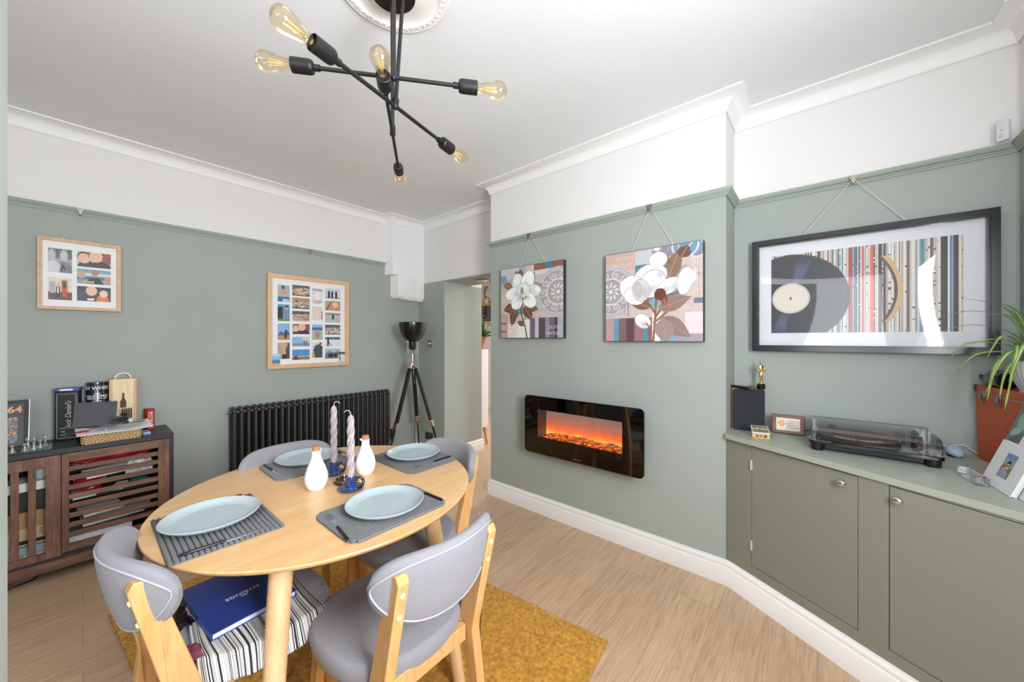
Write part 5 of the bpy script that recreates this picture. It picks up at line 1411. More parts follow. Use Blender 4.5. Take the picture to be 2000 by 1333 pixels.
def stripe_mat():
    m, nt, b_ = _nt('black_white_stripes')
    uv = nt.nodes.new('ShaderNodeUVMap'); uv.uv_map = 'cloth'
    sp = nt.nodes.new('ShaderNodeSeparateXYZ'); nt.links.new(uv.outputs[0], sp.inputs[0])
    cb = nt.nodes.new('ShaderNodeCombineXYZ'); nt.links.new(sp.outputs[0], cb.inputs[0])
    n = nt.nodes.new('ShaderNodeTexNoise'); n.noise_dimensions = '1D'; n.inputs['Scale'].default_value = 48; n.inputs['Detail'].default_value = 1
    nt.links.new(sp.outputs[0], n.inputs['W'])
    r = nt.nodes.new('ShaderNodeValToRGB'); r.color_ramp.interpolation = 'CONSTANT'
    el = r.color_ramp.elements; stops = [(0, '111214'), (.40, 'E0E0DE'), (.445, '1A1B1E'), (.475, 'DEDCDC'), (.505, '141518'), (.55, 'E3D5D2'), (.60, 'CBD6D2'), (.64, '16171A'), (.70, 'E6E6E4')]
    while len(el) < len(stops): el.new(0.5)
    for e, (p, c) in zip(el, stops): e.position = p; e.color = lin(c)
    nt.links.new(n.outputs['Fac'], r.inputs[0]); nt.links.new(r.outputs[0], b_.inputs['Base Color']); b_.inputs['Roughness'].default_value = 0.85
    return m


# the left chair's seat: origin (0.372, 1.425), facing +x and turned 7 degrees
SZ = 0.4925
def cloth(u, v):
    x0 = 0.200 + 0.305 * u
    fold = 0.0035 * math.sin(30 * u + 2 * v) + 0.002 * math.sin(57 * u)
    dxl = abs(x0 - 0.372) / 0.215; ye = 1.425 - 0.228 * max(0.05, 1 - dxl ** 2.45) ** 0.4
    L = (1.615 - ye + 0.062) * v; y = 1.615 - L; z = SZ + 0.0015 + 0.4 * abs(fold) + 0.0015 * math.sin(9 * v + 3 * u)
    if y < ye:
        over = ye - y; q = min(1.0, over / 0.02); y = ye - over * 0.42 + 0.6 * fold * q; z -= over * 0.92
    ox = max(0.0, x0 - 0.480); z -= ox * 0.5
    return (x0 + 0.006 * math.sin(6 * v + 8 * u), y, z)


cl = sheet('striped_cloth', cloth, 90, 60, stripe_mat(), 'black and white striped cloth draped over the left chair seat', 'cloth', 0.0025)
uvl = cl.data.uv_layers.new(name='cloth')
co_ = [(i / 89, j / 59) for i in range(90) for j in range(60)]
for li, l_ in enumerate(cl.data.loops): uvl.data[li].uv = co_[l_.vertex_index]
bg_ = tag(O('cushion_ties', MB().tube([(0.545, 1.345, 0.480), (0.563, 1.330, 0.45), (0.560, 1.320, 0.42), (0.555, 1.312, 0.375)], 0.0035, 8), BLACKP, smooth='all'), 'thin black and red ties hanging from the front of left chair seat', 'tie')
gm = tag(crumple('folded_garment', 'dark garment with burgundy lining bundled under the striped cloth', 'garment', BLACKP, 0.175, 1.50, 0.4895, 0.075, 0.20, 0.045, 7, 0.1), 'dark garment with burgundy lining bundled under the striped cloth', 'garment')
gl = crumple('burgundy_scarf', 'crumpled burgundy scarf poking out at the left chair seat', 'scarf', plain('burgundy_knit', '7A3444', 0.9, var=0.3, scale=40), 0.188, 1.290, 0.4895, 0.045, 0.07, 0.025, 9, 0.2)

BLUE = plain('royal_blue_card', '1E3F8F', 0.38, var=0.02, scale=5, coat=0.1)
# folder: flat blue document folder, lying on the cloth
fo = thing('document_folder', 'royal blue presentation folder with white MYRINGS lettering on striped cloth', 'folder', (0.330, 1.462, 0.499))
FR = Matrix.Rotation(math.radians(7), 4, 'Z')
fo.rotation_euler = (0, 0, math.radians(5))
b = MB(); b.b2(-0.107, 0.110, -0.148, 0.150, 0.0015, 0.016); O('pages', b, plain('page_edges', 'D5D8EA', 0.6), fo)
b = MB(); b.b2(-0.112, 0.115, -0.152, 0.155, 0.016, 0.018); b.b2(-0.112, 0.115, -0.152, 0.155, 0.0, 0.0015); b.b2(-0.112, -0.1095, -0.152, 0.155, 0.0015, 0.016); O('cover', b, BLUE, fo, bevel=0.0005)
wh = plain('silver_white_ink', 'E4E6EE', 0.4)
text('lettering', 'MYRINGS', 0.020, wh, fo, Matrix.Translation((0.006, -0.020, 0.0182)) @ Matrix.Rotation(PI, 4, 'Z'), 0.0002, sx=1.1)
text('small_lettering', 'ESTATE\nAGENTS', 0.005, wh, fo, Matrix.Translation((0.006, -0.036, 0.0182)) @ Matrix.Rotation(PI, 4, 'Z'), 0.0002)

# ================================================================== ON THE SIDEBOARD
SB = 0.7324
pf = thing('framed_poster', 'black framed dark poster with orange year leaning on wall', 'picture frame', (-0.412, 3.455, SB))
lean = Matrix.Rotation(math.radians(-14), 4, 'X')
ML = lean @ MA
b = MB(); oo = [(x, y + 0.135) for x, y in loop4(0.42, 0.27)]; ii = [(x, y + 0.135) for x, y in loop4(0.392, 0.245)]
b.ring(oo, ii, 0.002, 0.022, 0, ML); O('frame_moulding', b, BLACKG, pf, bevel=0.0008)
b = MB(); oo2 = [(x, y + 0.135) for x, y in loop4(0.426, 0.272)]; b.ring(oo2, oo, 0.008, 0.012, 0, ML); O('silver_edge', b, STEEL, pf)
b = MB(); b.b2(-0.1965, 0.1965, 0.012, 0.258, 0.004, 0.010, 0, ML); O('poster_sheet', b, plain('dark_poster', '3B3E48', 0.5, var=0.06), pf)
ORG = plain('orange_ink', 'E8A468', 0.6); GI = plain('pale_ink', 'B9B6B6', 0.6)
text('year_lettering', '1964', 0.050, ORG, pf, ML @ Matrix.Translation((0.186, 0.217, 0.0105)), 0.0003, ax='RIGHT', bold=0.0016)
bo, bw_ = MB(), MB(); r_ = random.Random(2)
for k in range(21):
    y = 0.172 - k * 0.007; tgt = bo if k in (1, 2, 7, 12, 13, 14) else bw_; x = 0.0
    while x < 0.145:
        l_ = r_.uniform(0.008, 0.03); tgt.b2(x + 0.02, min(0.172, x + 0.02 + l_), y, y + (0.0045 if tgt is bo else 0.0028), 0.010, 0.0104, 0, ML); x += l_ + 0.004
O('orange_text_lines', bo, ORG, pf); O('pale_text_lines', bw_, GI, pf)

gb = tag(O('glass_board', MB().b2(-0.42, -0.113, 3.27, 3.43, SB, SB + 0.006), glassy('board_glass', (0.80, 0.90, 0.87), 0.12, 0.05), bevel=0.001), 'clear glass chess board lying on the sideboard', 'game board')
# sits in front of the leaning poster
FRG = glassy('frosted_piece_glass', (0.86, 0.88, 0.88), 0.30, 0.25); CLG = glassy('clear_piece_glass', (0.93, 0.96, 0.95), 0.14, 0.04)
PAWN = [(0.0001, 0), (0.0125, 0), (0.013, 0.004), (0.010, 0.008), (0.006, 0.014), (0.0045, 0.024), (0.008, 0.026), (0.004, 0.029), (0.0075, 0.034), (0.0075, 0.039), (0.004, 0.043), (0.0001, 0.044)]
BISH = [(0.0001, 0), (0.014, 0), (0.0145, 0.005), (0.011, 0.010), (0.006, 0.018), (0.005, 0.034), (0.0095, 0.037), (0.005, 0.040), (0.009, 0.048), (0.0075, 0.056), (0.003, 0.061), (0.004, 0.064), (0.0001, 0.066)]
pw = None
for i, (x, y) in enumerate(((-0.245, 3.300), (-0.205, 3.302), (-0.175, 3.306), (-0.155, 3.340))):
    if pw is None: pw = O('chess_piece', MB().lathe(PAWN, 20), FRG, None, (x, y, SB + 0.0062), smooth=True); pw['category'] = 'chess piece'; o = pw
    else: o = pw.copy(); COL.objects.link(o); o.location = (x, y, SB + 0.0062)
    o['group'] = 'glass chess pieces'; o['label'] = ('leftmost small frosted glass chess pawn on the glass board', 'second frosted chess pawn from the left on glass board', 'third frosted chess pawn from the left on glass board', 'frosted glass chess pawn farthest right on the board')[i]
bs = None
for i, (x, y, lb) in enumerate(((-0.200, 3.385, 'tall clear glass chess piece left of a matching one on the board'), (-0.178, 3.375, 'tall clear glass chess piece in the middle of the board'), (-0.140, 3.395, 'tall clear glass chess piece nearest the black tin'))):
    if bs is None: bs = O('chess_piece', MB().lathe(BISH, 20), CLG, None, (x, y, SB + 0.0062), smooth=True); bs['category'] = 'chess piece'; o = bs
    else: o = bs.copy(); COL.objects.link(o); o.location = (x, y, SB + 0.0062)
    o['group'] = 'glass chess pieces'; o['label'] = lb

jd = thing('whiskey_tin', 'tall black tin with white script writing and blue lid band', 'tin', (-0.058, 3.53, SB), math.radians(-12))
b = MB(); b.b2(-0.048, 0.048, -0.035, 0.035, 0, 0.30); O('body', b, plain('black_tin', '1C1D22', 0.25, coat=0.4), jd, bevel=0.004)
b = MB(); b.b2(-0.052, 0.052, -0.039, 0.039, 0.30, 0.318); O('lid_band', b, plain('blue_lid', '3C4FA8', 0.3), jd, bevel=0.003)
b = MB(); b.prism([(-0.03, 0.307), (-0.022, 0.303), (0.022, 0.303), (0.03, 0.307), (0.022, 0.314), (-0.022, 0.314)], 0.0391, 0.0396, 0, MA); O('white_label', b, PAPER, jd)
b = MB(); b.ring(loop4(0.078, 0.27, 0, 0.15), loop4(0.072, 0.264, 0, 0.15), 0.0351, 0.0357, 0, MA); O('trim_line', b, plain('pewter_ink', '8C8C94', 0.4), jd)
text('script_lettering', "Jack Daniel's", 0.033, GI, jd, MA @ Matrix.Translation((0.008, 0.155, 0.0353)) @ Matrix.Rotation(PI / 2, 4, 'Z'), 0.0003, shear=0.35)
for k in range(3): text('small_lettering', ('70CL', '40%', 'No.7')[k], 0.011, GI, jd, MA @ Matrix.Translation((-0.015, 0.075 - k * 0.02, 0.0353)), 0.0003)

wt2 = thing('whiskey_tin', 'round black tin with white capital lettering behind the sketch pad', 'tin', (0.058, 3.54, SB))
b = MB(); b.lathe([(0.0001, 0), (0.047, 0), (0.047, 0.325), (0.045, 0.33), (0.047, 0.332), (0.046, 0.342), (0.0001, 0.342)], 48); O('body', b, plain('black_tin', '1C1D22', 0.25, coat=0.4), wt2, smooth=True)
wl = plain('white_ink', 'E8E8E8', 0.5)
def wrap(o, r):
    for v_ in o.data.vertices:
        x, y, z = v_.co; a = x / r; v_.co = ((r + (-y - r)) * math.sin(a), -(r + (-y - r)) * math.cos(a), z)
for s_, z, sz in (('SH WHISK', 0.305, 0.030), ('THE', 0.268, 0.014), ('OLD BUSHMILLS', 0.255, 0.0155), ('DISTILLERY CO', 0.240, 0.0145), ('EST 1784', 0.222, 0.010)):
    wrap(text('lettering', s_, sz, wl, wt2, MA @ Matrix.Translation((0.0, z, 0.0474)), 0.0003, bold=0.0004), 0.0474)
wb = thing('wine_box', 'pale wooden wine box with rope handle and printed bottle', 'box', (0.171, 3.545, SB))
PINE = wood('pine', 'D9BC94', 'E3CAA4', 'EAD6B6', 5.0, (8, 8, 1.2), 0.5)
b = MB(); b.b2(-0.062, 0.062, -0.036, 0.048, 0, 0.355); O('body', b, wood('pine_edge', 'C79A70', 'D0A67C', 'D9B38C', 5.0, (8, 8, 1.2), 0.5), wb, bevel=0.001)
b = MB(); b.b2(-0.047, 0.047, -0.0385, -0.036, 0.002, 0.353); O('sliding_lid', b, PINE, wb)
b = MB(); b.tube([(-0.036 * math.cos(PI * i / 16), 0, 0.353 + 0.037 * math.sin(PI * i / 16) ** 0.8) for i in range(17)], 0.0045, 10); O('rope_handle', b, PAPER, wb, smooth='all')
b = MB(); b.prism([(-0.014, 0.1), (0.014, 0.1), (0.014, 0.205), (0.006, 0.225), (0.005, 0.262), (-0.005, 0.262), (-0.006, 0.225), (-0.014, 0.205)], 0.0386, 0.0389, 0, Matrix.Translation((-0.0, 0, 0)) @ MA); O('printed_bottle', b, plain('bottle_print', '4A3A2C', 0.6), wb)
b = MB(); b.b2(-0.0145, 0.0145, 0.130, 0.165, 0.0389, 0.0391, 0, MA); O('printed_label', b, PINE, wb)

bk_ = thing('wicker_basket', 'shallow woven wicker basket full of papers on the sideboard', 'basket', (0.116, 3.345, SB))
def weave_mat():
    m, nt, b_ = _nt('woven_seagrass')
    wv = nt.nodes.new('ShaderNodeTexWave'); wv.wave_type = 'BANDS'; wv.bands_direction = 'DIAGONAL'; wv.inputs['Scale'].default_value = 45; wv.inputs['Distortion'].default_value = 3
    nt.links.new(_coord(nt), wv.inputs['Vector'])
    nt.links.new(_ramp(nt, wv.outputs['Fac'], [(0.1, '8A6238'), (0.5, 'CBA878'), (0.9, 'E0C498')]), b_.inputs['Base Color']); b_.inputs['Roughness'].default_value = 0.8
    _bump(nt, b_, wv.outputs['Fac'], 0.6, 0.003)
    return m
WV = weave_mat()
b = MB(); oo = rrect(0.245, 0.175, 0.02, 5); ii = rrect(0.229, 0.159, 0.014, 5); b.ring(oo, ii, 0.0, 0.058); b.prism(ii, 0.0, 0.006)
O('body', b, WV, bk_)
b = MB(); nrow, ncol = 5, 20
for side, (w2, face) in enumerate(((0.115, -0.0885), (0.115, 0.0885))):
    for r_i in range(nrow):
        for c_i in range(ncol):
            x = -w2 + (c_i + .5) * 2 * w2 / ncol; z = 0.006 + (r_i + .5) * 0.052 / nrow
            b.ball((x, face, z), 0.0068, 0, 8, None, (1.05, 0.35, 0.72))
for face in (-0.1235, 0.1235):
    for r_i in range(nrow):
        for c_i in range(14): b.ball((face, -0.08 + (c_i + .5) * 0.16 / 14, 0.006 + (r_i + .5) * 0.052 / nrow), 0.0068, 0, 8, None, (0.35, 1.0, 0.72))
O('woven_strands', b, WV, bk_, smooth='all')
b = MB(); b.b2(-0.108, 0.108, -0.073, 0.073, 0.0, 0.0495)
pl_ = tag(O('stacked_letters', b, plain('letter_stack', 'D0D2D6', 0.7, var=0.1, scale=60), None, (0.116, 3.345, SB + 0.0065)), 'stack of letters filling the wicker basket', 'letters')
def paper(u, v):
    x = (u - .5) * 0.315; y = (v - .5) * 0.205
    return (x, y, 0.006 + 0.010 * (abs(u - .5) * 2) ** 2.2 * (1 if u > .5 else .3) + 0.003 * math.sin(6 * u + 2 * v))
b = MB(); b.grid(paper, 24, 16); op = O('open_letter', b, PAPER, None, (0.128, 3.335, SB + 0.0585), (math.radians(4), 0, math.radians(3)), smooth='all', fixn=False)
md = op.modifiers.new('thick', 'SOLIDIFY'); md.thickness = 0.0015; md.offset = 1
tag(op, 'white open letter lying across the top of wicker basket', 'letter')
sk = thing('sketch_pad', 'dark grey spiral pad standing upright on the wicker basket', 'sketch pad', (0.045, 3.405, SB + 0.080))
ML2 = Matrix.Rotation(math.radians(-10), 4, 'X') @ Matrix.Rotation(math.radians(4), 4, 'Y') @ MA
b = MB(); b.b2(-0.088, 0.088, 0, 0.148, -0.006, 0.001, 0, ML2); O('cover', b, plain('dark_grey_board', '4A4A50', 0.7, var=0.05), sk, bevel=0.0006)
b = MB()
for k in range(10):
    x = -0.075 + k * 0.0167; b.tube([ML2 @ Vector((x + .003 * math.cos(a) * 0, 0.148 + 0.006 * math.sin(a), -0.002 + 0.006 * math.cos(a))) for a in [2 * PI * i / 12 for i in range(12)]], 0.0012, 6)
O('spiral_binding', b, BLACKM, sk)
ti = thing('rolled_necktie', 'rolled black necktie lying on the open letter', 'necktie', (0.150, 3.335, SB + 0.082))
b = MB()
def tie_roll(u, v):
    a = 0.5 + 11.5 * u; r = 0.004 + 0.0013 * a
    return (r * 1.35 * math.cos(a), (v - .5) * 0.046, 0.0215 + r * math.sin(a))
b.grid(tie_roll, 110, 6)
TIE = plain('black_silk', '17181B', 0.35, sheen=0.3)
ti.scale = (1.35, 1.35, 1.5)
rl = O('roll', b, TIE, ti, smooth='all', fixn=False, rot=(0, 0, 0.5)); md = rl.modifiers.new('thick', 'SOLIDIFY'); md.thickness = 0.0018
b = MB(); b.prism([(-0.095, -0.030), (-0.015, -0.02), (0.0, 0.022), (-0.05, 0.012)], 0.0, 0.003); b.prism([(0.02, -0.028), (0.075, -0.018), (0.085, 0.015), (0.03, 0.012)], 0.004, 0.007); O('tail', b, TIE, ti)
cube = O('glass_cube', MB().box((0, 0, 0.007), (0.014, 0.014, 0.014)), CLG, None, (0.085, 3.248, SB + 0.068), (0, 0, .4), bevel=0.002); tag(cube, 'tiny clear faceted cube on the front edge of open letter', 'ornament')
pp = thing('pen_pack', 'pack of black pens standing in the basket before the wine box', 'pens', (0.182, 3.405, SB + 0.080))
b = MB(); b.b2(-0.024, 0.024, 0, 0.032, 0, 0.002, 0, MA); O('card', b, PAPER, pp)
for k in range(5):
    x = -0.019 + k * 0.0095; b = MB(); b.tube([(x, -0.006, 0.02), (x, -0.006, 0.085)], 0.0035, 10); b.tube([(x, -0.006, 0.085), (x, -0.006, 0.094)], [0.0032, 0.001], 10); O('pen', b, BLACKP, pp, smooth=True)
b = MB(); b.b2(-0.026, 0.026, 0.0, 0.098, -0.001, 0.012, 0, MA); O('clear_sleeve', b, glassy('clear_sleeve', (0.97, 0.97, 0.98), 0.06), pp)
sw_ = crumple('sweet_wrapper', 'shiny red sweet wrapper on the left end of open letter', 'wrapper', RED, 0.0, 3.30, SB + 0.066, 0.055, 0.022, 0.012, 12, 0.1)
rb = thing('carton', 'narrow red carton with white vertical lettering at the end of sideboard', 'carton', (0.293, 3.505, SB), math.radians(14))
b = MB(); b.b2(-0.019, 0.019, -0.028, 0.028, 0, 0.14); O('body', b, plain('red_carton', 'A4242C', 0.4, var=0.1), rb, bevel=0.0008)
b = MB(); b.b2(-0.0155, -0.008, 0.012, 0.125, 0.0281, 0.0285, 0, MA); O('orange_stripe', b, plain('orange_stripe', 'E08A34', 0.4), rb)
text('lettering', 'BOOBLOOM', 0.019, wl, rb, MA @ Matrix.Translation((0.003, 0.068, 0.0283)) @ Matrix.Rotation(PI / 2, 4, 'Z'), 0.0002, bold=0.0003)
slab('small_blue_box', 'small pale blue box beside the right end of wicker basket', 'box', plain('sky_box', '8FBCD4', 0.4), 0.262, 3.36, SB, 0.035, 0.09, 0.016, 0.1)

# ================================================================== ON THE ALCOVE WORKTOP
sp = thing('bookshelf_speaker', 'black fronted bookshelf speaker with wooden sides in corner', 'speaker', (2.432, 0.296, CT), math.radians(-68))
# local x runs along the front to the right, local y into the alcove
b = MB(); b.b2(-0.078, 0.078, 0.012, 0.110, 0, 0.236); O('cabinet', b, wood('speaker_veneer', 'A8754A', 'B98656', 'C99868', 5, (8, 8, 1), 0.4), sp, bevel=0.002)
b = MB(); b.prism([(x, z + 0.118) for x, z in rrect(0.152, 0.232, 0.012, 5)], -0.012, 0.006, 0, MA); O('grille', b, plain('speaker_cloth', '2A2B33', 0.9, var=0.1, scale=400, bump=0.3), sp)
b = MB(); b.b2(-0.012, 0.014, 0.018, 0.024, 0.006, 0.0068, 0, MA); O('badge', b, STEEL, sp)
spz = CT + 0.2364
rmA = slab('remote_control', 'slim black remote control on the speaker, nearest the wall', 'remote control', BLACKP, 2.425, 0.335, spz, 0.115, 0.030, 0.014, 1.05, 'remote controls on the speaker', bevel=0.004)
rmB = slab('remote_control', 'rounded grey remote control on the speaker beside the trophy', 'remote control', plain('grey_remote', '3A3B40', 0.35), 2.430, 0.285, spz, 0.095, 0.032, 0.012, 0.25, 'remote controls on the speaker', bevel=0.005)
tr = thing('trophy_statuette', 'small gold figure trophy on a round black base', 'trophy', (2.468, 0.242, spz), math.radians(-60))
b = MB(); b.lathe([(0.0001, 0), (0.0205, 0), (0.0205, 0.026), (0.018, 0.028), (0.0001, 0.028)], 32); O('base', b, BLACKG, tr, smooth=True)
def fig():
    b = MB(); b.lathe([(0.0001, 0.028), (0.013, 0.028), (0.012, 0.033), (0.008, 0.036), (0.0001, 0.036)], 24)
    def body(u, v):
        z = 0.036 + 0.100 * v; a = 2 * PI * u
        K = [(0, .0055, .0055), (.12, .0062, .0055), (.3, .0085, .0065), (.42, .0100, .0075), (.52, .0088, .0070), (.60, .0085, .0068), (.75, .0135, .0085), (.88, .0165, .0085), (.95, .012, .0070), (1, .0045, .0045)]
        for (p0, a0, b0), (p1, a1, b1) in zip(K[:-1], K[1:]):
            if p0 <= v <= p1: t = (v - p0) / (p1 - p0); rx, ry = a0 + (a1 - a0) * t, b0 + (b1 - b0) * t; break
        return (rx * math.cos(a), ry * math.sin(a), z)
    b.grid(body, 20, 30, cu=True)
    b.tube([(0, 0, 0.132), (0, 0, 0.141)], 0.0038, 10); b.ball((0, 0, 0.149), 0.0075, 0, 14, None, (.85, .95, 1.2))
    for s_ in (-1, 1): b.tube([(s_ * 0.015, 0, 0.124), (s_ * 0.0185, -0.002, 0.112), (s_ * 0.017, -0.006, 0.103), (s_ * 0.006, -0.011, 0.106)], [0.0045, 0.0042, 0.0036, 0.003], 10)
    b.b2(-0.0012, 0.0012, -0.0135, -0.0105, 0.042, 0.112)
    return b
O('figure', fig(), GOLD, tr, smooth='all')
aw = thing('award_plaque', 'small wooden plaque with engraved silver plate leaning behind turntable end', 'plaque', (2.475, 0.122, CT), math.radians(-86))
MW = Matrix.Rotation(math.radians(-14), 4, 'X') @ MA
b = MB(); b.b2(-0.072, 0.072, 0.001, 0.102, 0, 0.012, 0, MW); O('board', b, wood('mahogany', '45200F', '66321F', '7A4028', 5, (2, 8, 8), 0.4, coat=0.1), aw, bevel=0.003)
b = MB(); b.b2(-0.052, 0.052, 0.018, 0.084, 0.012, 0.014, 0, MW); O('plate', b, plain('engraved_silver', 'A89E94', 0.35, 0.8, var=0.3, scale=160, bump=0.5), aw)
b = MB(); b.lathe([(0.0001, 0.017), (0.012, 0.017), (0.014, 0.014)], 24, 0, MW @ Matrix.Translation((-0.028, 0.054, 0))); O('medallion', b, plain('copper', 'B06A44', 0.25, 0.9), aw, smooth=True)
b = MB(); r_ = random.Random(8)
for k in range(7): b.b2(-0.008, r_.uniform(0.02, 0.044), 0.026 + k * 0.007, 0.028 + k * .007, 0.014, 0.0144, 0, MW)
O('engraved_lines', b, plain('engraved_dark', '5A5048', 0.5), aw)
gb2 = thing('playing_card_box', 'tiny colourful box with yellow lettering on worktop by speaker', 'box', (2.305, 0.232, CT), math.radians(-74))
b = MB(); b.b2(-0.038, 0.038, -0.028, 0.028, 0, 0.022); O('tray', b, plain('patterned_side', 'D8A860', 0.5, var=0.5, scale=120), gb2, bevel=0.0006)
LT = Matrix.Translation((0, -0.0285, 0.0225)) @ Matrix.Rotation(math.radians(28), 4, 'X') @ Matrix.Translation((0, 0.0285, 0))
b = MB(); b.b2(-0.0385, 0.0385, -0.0285, 0.0285, 0.0, 0.008, 0, LT); O('lid', b, plain('white_carton_edge', 'E6E2E8', 0.4), gb2, bevel=0.0008)
b = MB(); b.b2(-0.036, 0.036, -0.026, 0.026, 0.008, 0.0084, 0, LT); O('lid_picture', b, plain('lid_green_grey', '6A6A5E', 0.5, var=0.3, scale=60), gb2)
text('lettering', 'TURF PLAY', 0.0155, plain('yellow_ink', 'E6D070', 0.5), gb2, LT @ Matrix.Translation((0, 0.002, 0.0086)), 0.0002, bold=0.0003)
for x, c in ((-0.018, '9A3A2A'), (0.0, '2E8A4A'), (0.02, '5A2A20')):
    b = MB(); b.b2(x - 0.006, x + 0.006, 0.005, 0.018, 0.0281, 0.0285, 0, MA); O('side_panel', b, plain('panel_' + c, c, 0.5), gb2)

# turntable: local x along the front (to the right), y towards the alcove wall
tt = thing('record_player', 'black record player under a clear smoked lid on the worktop', 'record player', (2.345, -0.180, CT), math.radians(-90))
b = MB(); b.prism(rrect(0.420, 0.300, 0.022, 6), 0.030, 0.046); O('plinth', b, BLACKG, tt, bevel=0.003)
b = MB(); b.b2(-0.155, 0.155, -0.125, 0.13, 0.008, 0.0298); O('lower_chassis', b, plain('chassis_grey', '161618', 0.2), tt, bevel=0.002)
for x in (-0.180, 0.180):
    for y in (-0.120, 0.120):
        b = MB(); b.lathe([(0.0001, 0), (0.022, 0), (0.0235, 0.004), (0.0235, 0.0298), (0.0001, 0.0298)], 28, 0, Matrix.Translation((x, y, 0))); O('foot', b, BLACKP, tt, smooth=True)
b = MB(); b.lathe([(0.0001, 0.048), (0.142, 0.048), (0.146, 0.052), (0.146, 0.062), (0.142, 0.0635), (0.0001, 0.0635)], 72, 0, Matrix.Translation((-0.040, 0.0, 0))); b.lathe([(0.0001, .0461), (0.03, .0461), (0.03, .048)], 24, 0, Matrix.Translation((-0.04, 0, 0))); O('platter', b, BLACKP, tt, smooth=True)
b = MB(); b.lathe([(0.0001, 0.0637), (0.140, 0.0637), (0.140, 0.0662), (0.0001, 0.0664)], 72, 0, Matrix.Translation((-0.040, 0.0, 0))); b.lathe([(0.003, .066), (0.003, .074), (0.0001, .075)], 12, 0, Matrix.Translation((-0.04, 0, 0))); O('slipmat', b, plain('cork_brown_mat', '5E4840', 0.85, var=0.3, scale=300), tt, smooth=True)
for i, chx in enumerate('VINYLTONIC'):
    a = math.radians(-128 + i * 8.0 + (3 if i > 4 else 0)); R_ = 0.118
    text('lettering', chx, 0.022, wl, tt, Matrix.Translation((-0.040 + R_ * math.cos(a), R_ * math.sin(a), 0.0666)) @ Matrix.Rotation(a + PI / 2, 4, 'Z'), 0.0002, bold=0.0008, sx=1.2)
b = MB(); b.lathe([(0.0001, 0.075), (0.018, 0.075), (0.018, 0.046), ], 24, 0, Matrix.Translation((0.165, 0.095, 0))); b.tube([(0.165, 0.135, 0.082), (0.165, 0.095, 0.080), (0.165, -0.02, 0.078), (0.150, -0.075, 0.074)], 0.0042, 10); b.tube([(0.165, 0.118, 0.081), (0.165, 0.145, 0.082)], 0.012, 14); O('tonearm', b, BLACKM, tt, smooth=True)
b = MB(); b.box((0.145, -0.088, 0.073), (0.014, 0.028, 0.008)); O('headshell', b, BLACKP, tt, bevel=0.001)
b = MB(); b.box((0.145, -0.096, 0.0665), (0.010, 0.014, 0.0055)); O('cartridge', b, plain('red_cartridge', 'C0202A', 0.3), tt)
b = MB(); b.lathe([(0.0001, .058), (0.009, .058), (0.009, .046)], 20, 0, Matrix.Translation((-0.175, -0.125, 0))); O('start_knob', b, BLACKM, tt, smooth=True)
text('small_lettering', 'AUDIO-TECHNICA', 0.008, GI, tt, Matrix.Translation((-0.165, -0.142, 0.0463)), 0.0002)
b = MB()
for x in (0.145, 0.165): b.box((x + .02, -0.12, 0.052), (0.008, 0.014, 0.011))
O('speed_button', b, BLACKM, tt)
# lid: five thin walls with rounded front edge
b = MB()
sec = [(0.145, 0.048), (0.145, 0.106), (0.135, 0.115), (-0.112, 0.113), (-0.134, 0.106), (-0.145, 0.092), (-0.145, 0.048)]
k = len(sec)
for (x0, x1) in ((-0.203, 0.203),):
    ins = [(y * 0.982, z - (0.003 if z > .06 else 0)) for y, z in sec]
    vs = [(x0, y, z) for y, z in sec] + [(x1, y, z) for y, z in sec]
    b.add(vs, [(i, i + 1, k + i + 1, k + i) for i in range(k - 1)] + [tuple(range(k)), tuple(reversed(range(k, 2 * k)))])
O('dust_cover', b, glassy('smoked_acrylic', (0.90, 0.90, 0.91), 0.08, 0.04, (0.95, 0.95, 0.97), 0.8), tt, bevel=0.004)
for x in (-0.12, 0.12):
    b = MB(); b.b2(x - 0.016, x + 0.016, 0.146, 0.168, 0.040, 0.075); O('lid_hinge', b, BLACKP, tt, bevel=0.001)
gd = thing('earphone_case', 'pale blue rounded plastic gadget beside the turntable', 'gadget', (2.478, -0.462, CT), math.radians(20))
b = MB(); b.grid(lambda u, v: ((0.034 * math.sin(PI * v) ** .7) * math.cos(2 * PI * u) * (1 + .25 * math.cos(PI * v)), 0.026 * math.sin(PI * v) ** .7 * math.sin(2 * PI * u), 0.024 - 0.021 * math.cos(PI * v) + (0.004 * math.cos(2 * PI * u))), 32, 18, cu=True); O('shell', b, plain('pale_blue_plastic', '9FB9CC', 0.35), gd, smooth='all')
b = MB(); b.lathe([(0.0001, 0), (0.022, 0), (0.024, 0.006), (0.0001, 0.008)], 24); O('base', b, BLACKP, gd, smooth=True)
tag(O('white_cable', MB().tube([(2.52, -0.398, CT + 0.03), (2.51, -0.44, CT + 0.035), (2.535, -0.50, CT + 0.045), (2.54, -0.53, CT + 0.02), (2.535, -0.555, CT + 0.004), (2.53, -0.60, CT + 0.004)], 0.0025, 8), CORD, smooth='all'), 'thin white cable running from record player towards the orange case', 'cable')
tag(O('black_cable', MB().tube([(2.528, 0.20, CT + 0.02), (2.535, 0.16, CT + 0.035), (2.532, 0.10, CT + 0.012), (2.525, 0.055, CT + 0.02), (2.50, 0.03, CT + 0.03)], 0.0022, 8), BLACKP, smooth='all'), 'black cable behind the wooden plaque', 'cable')

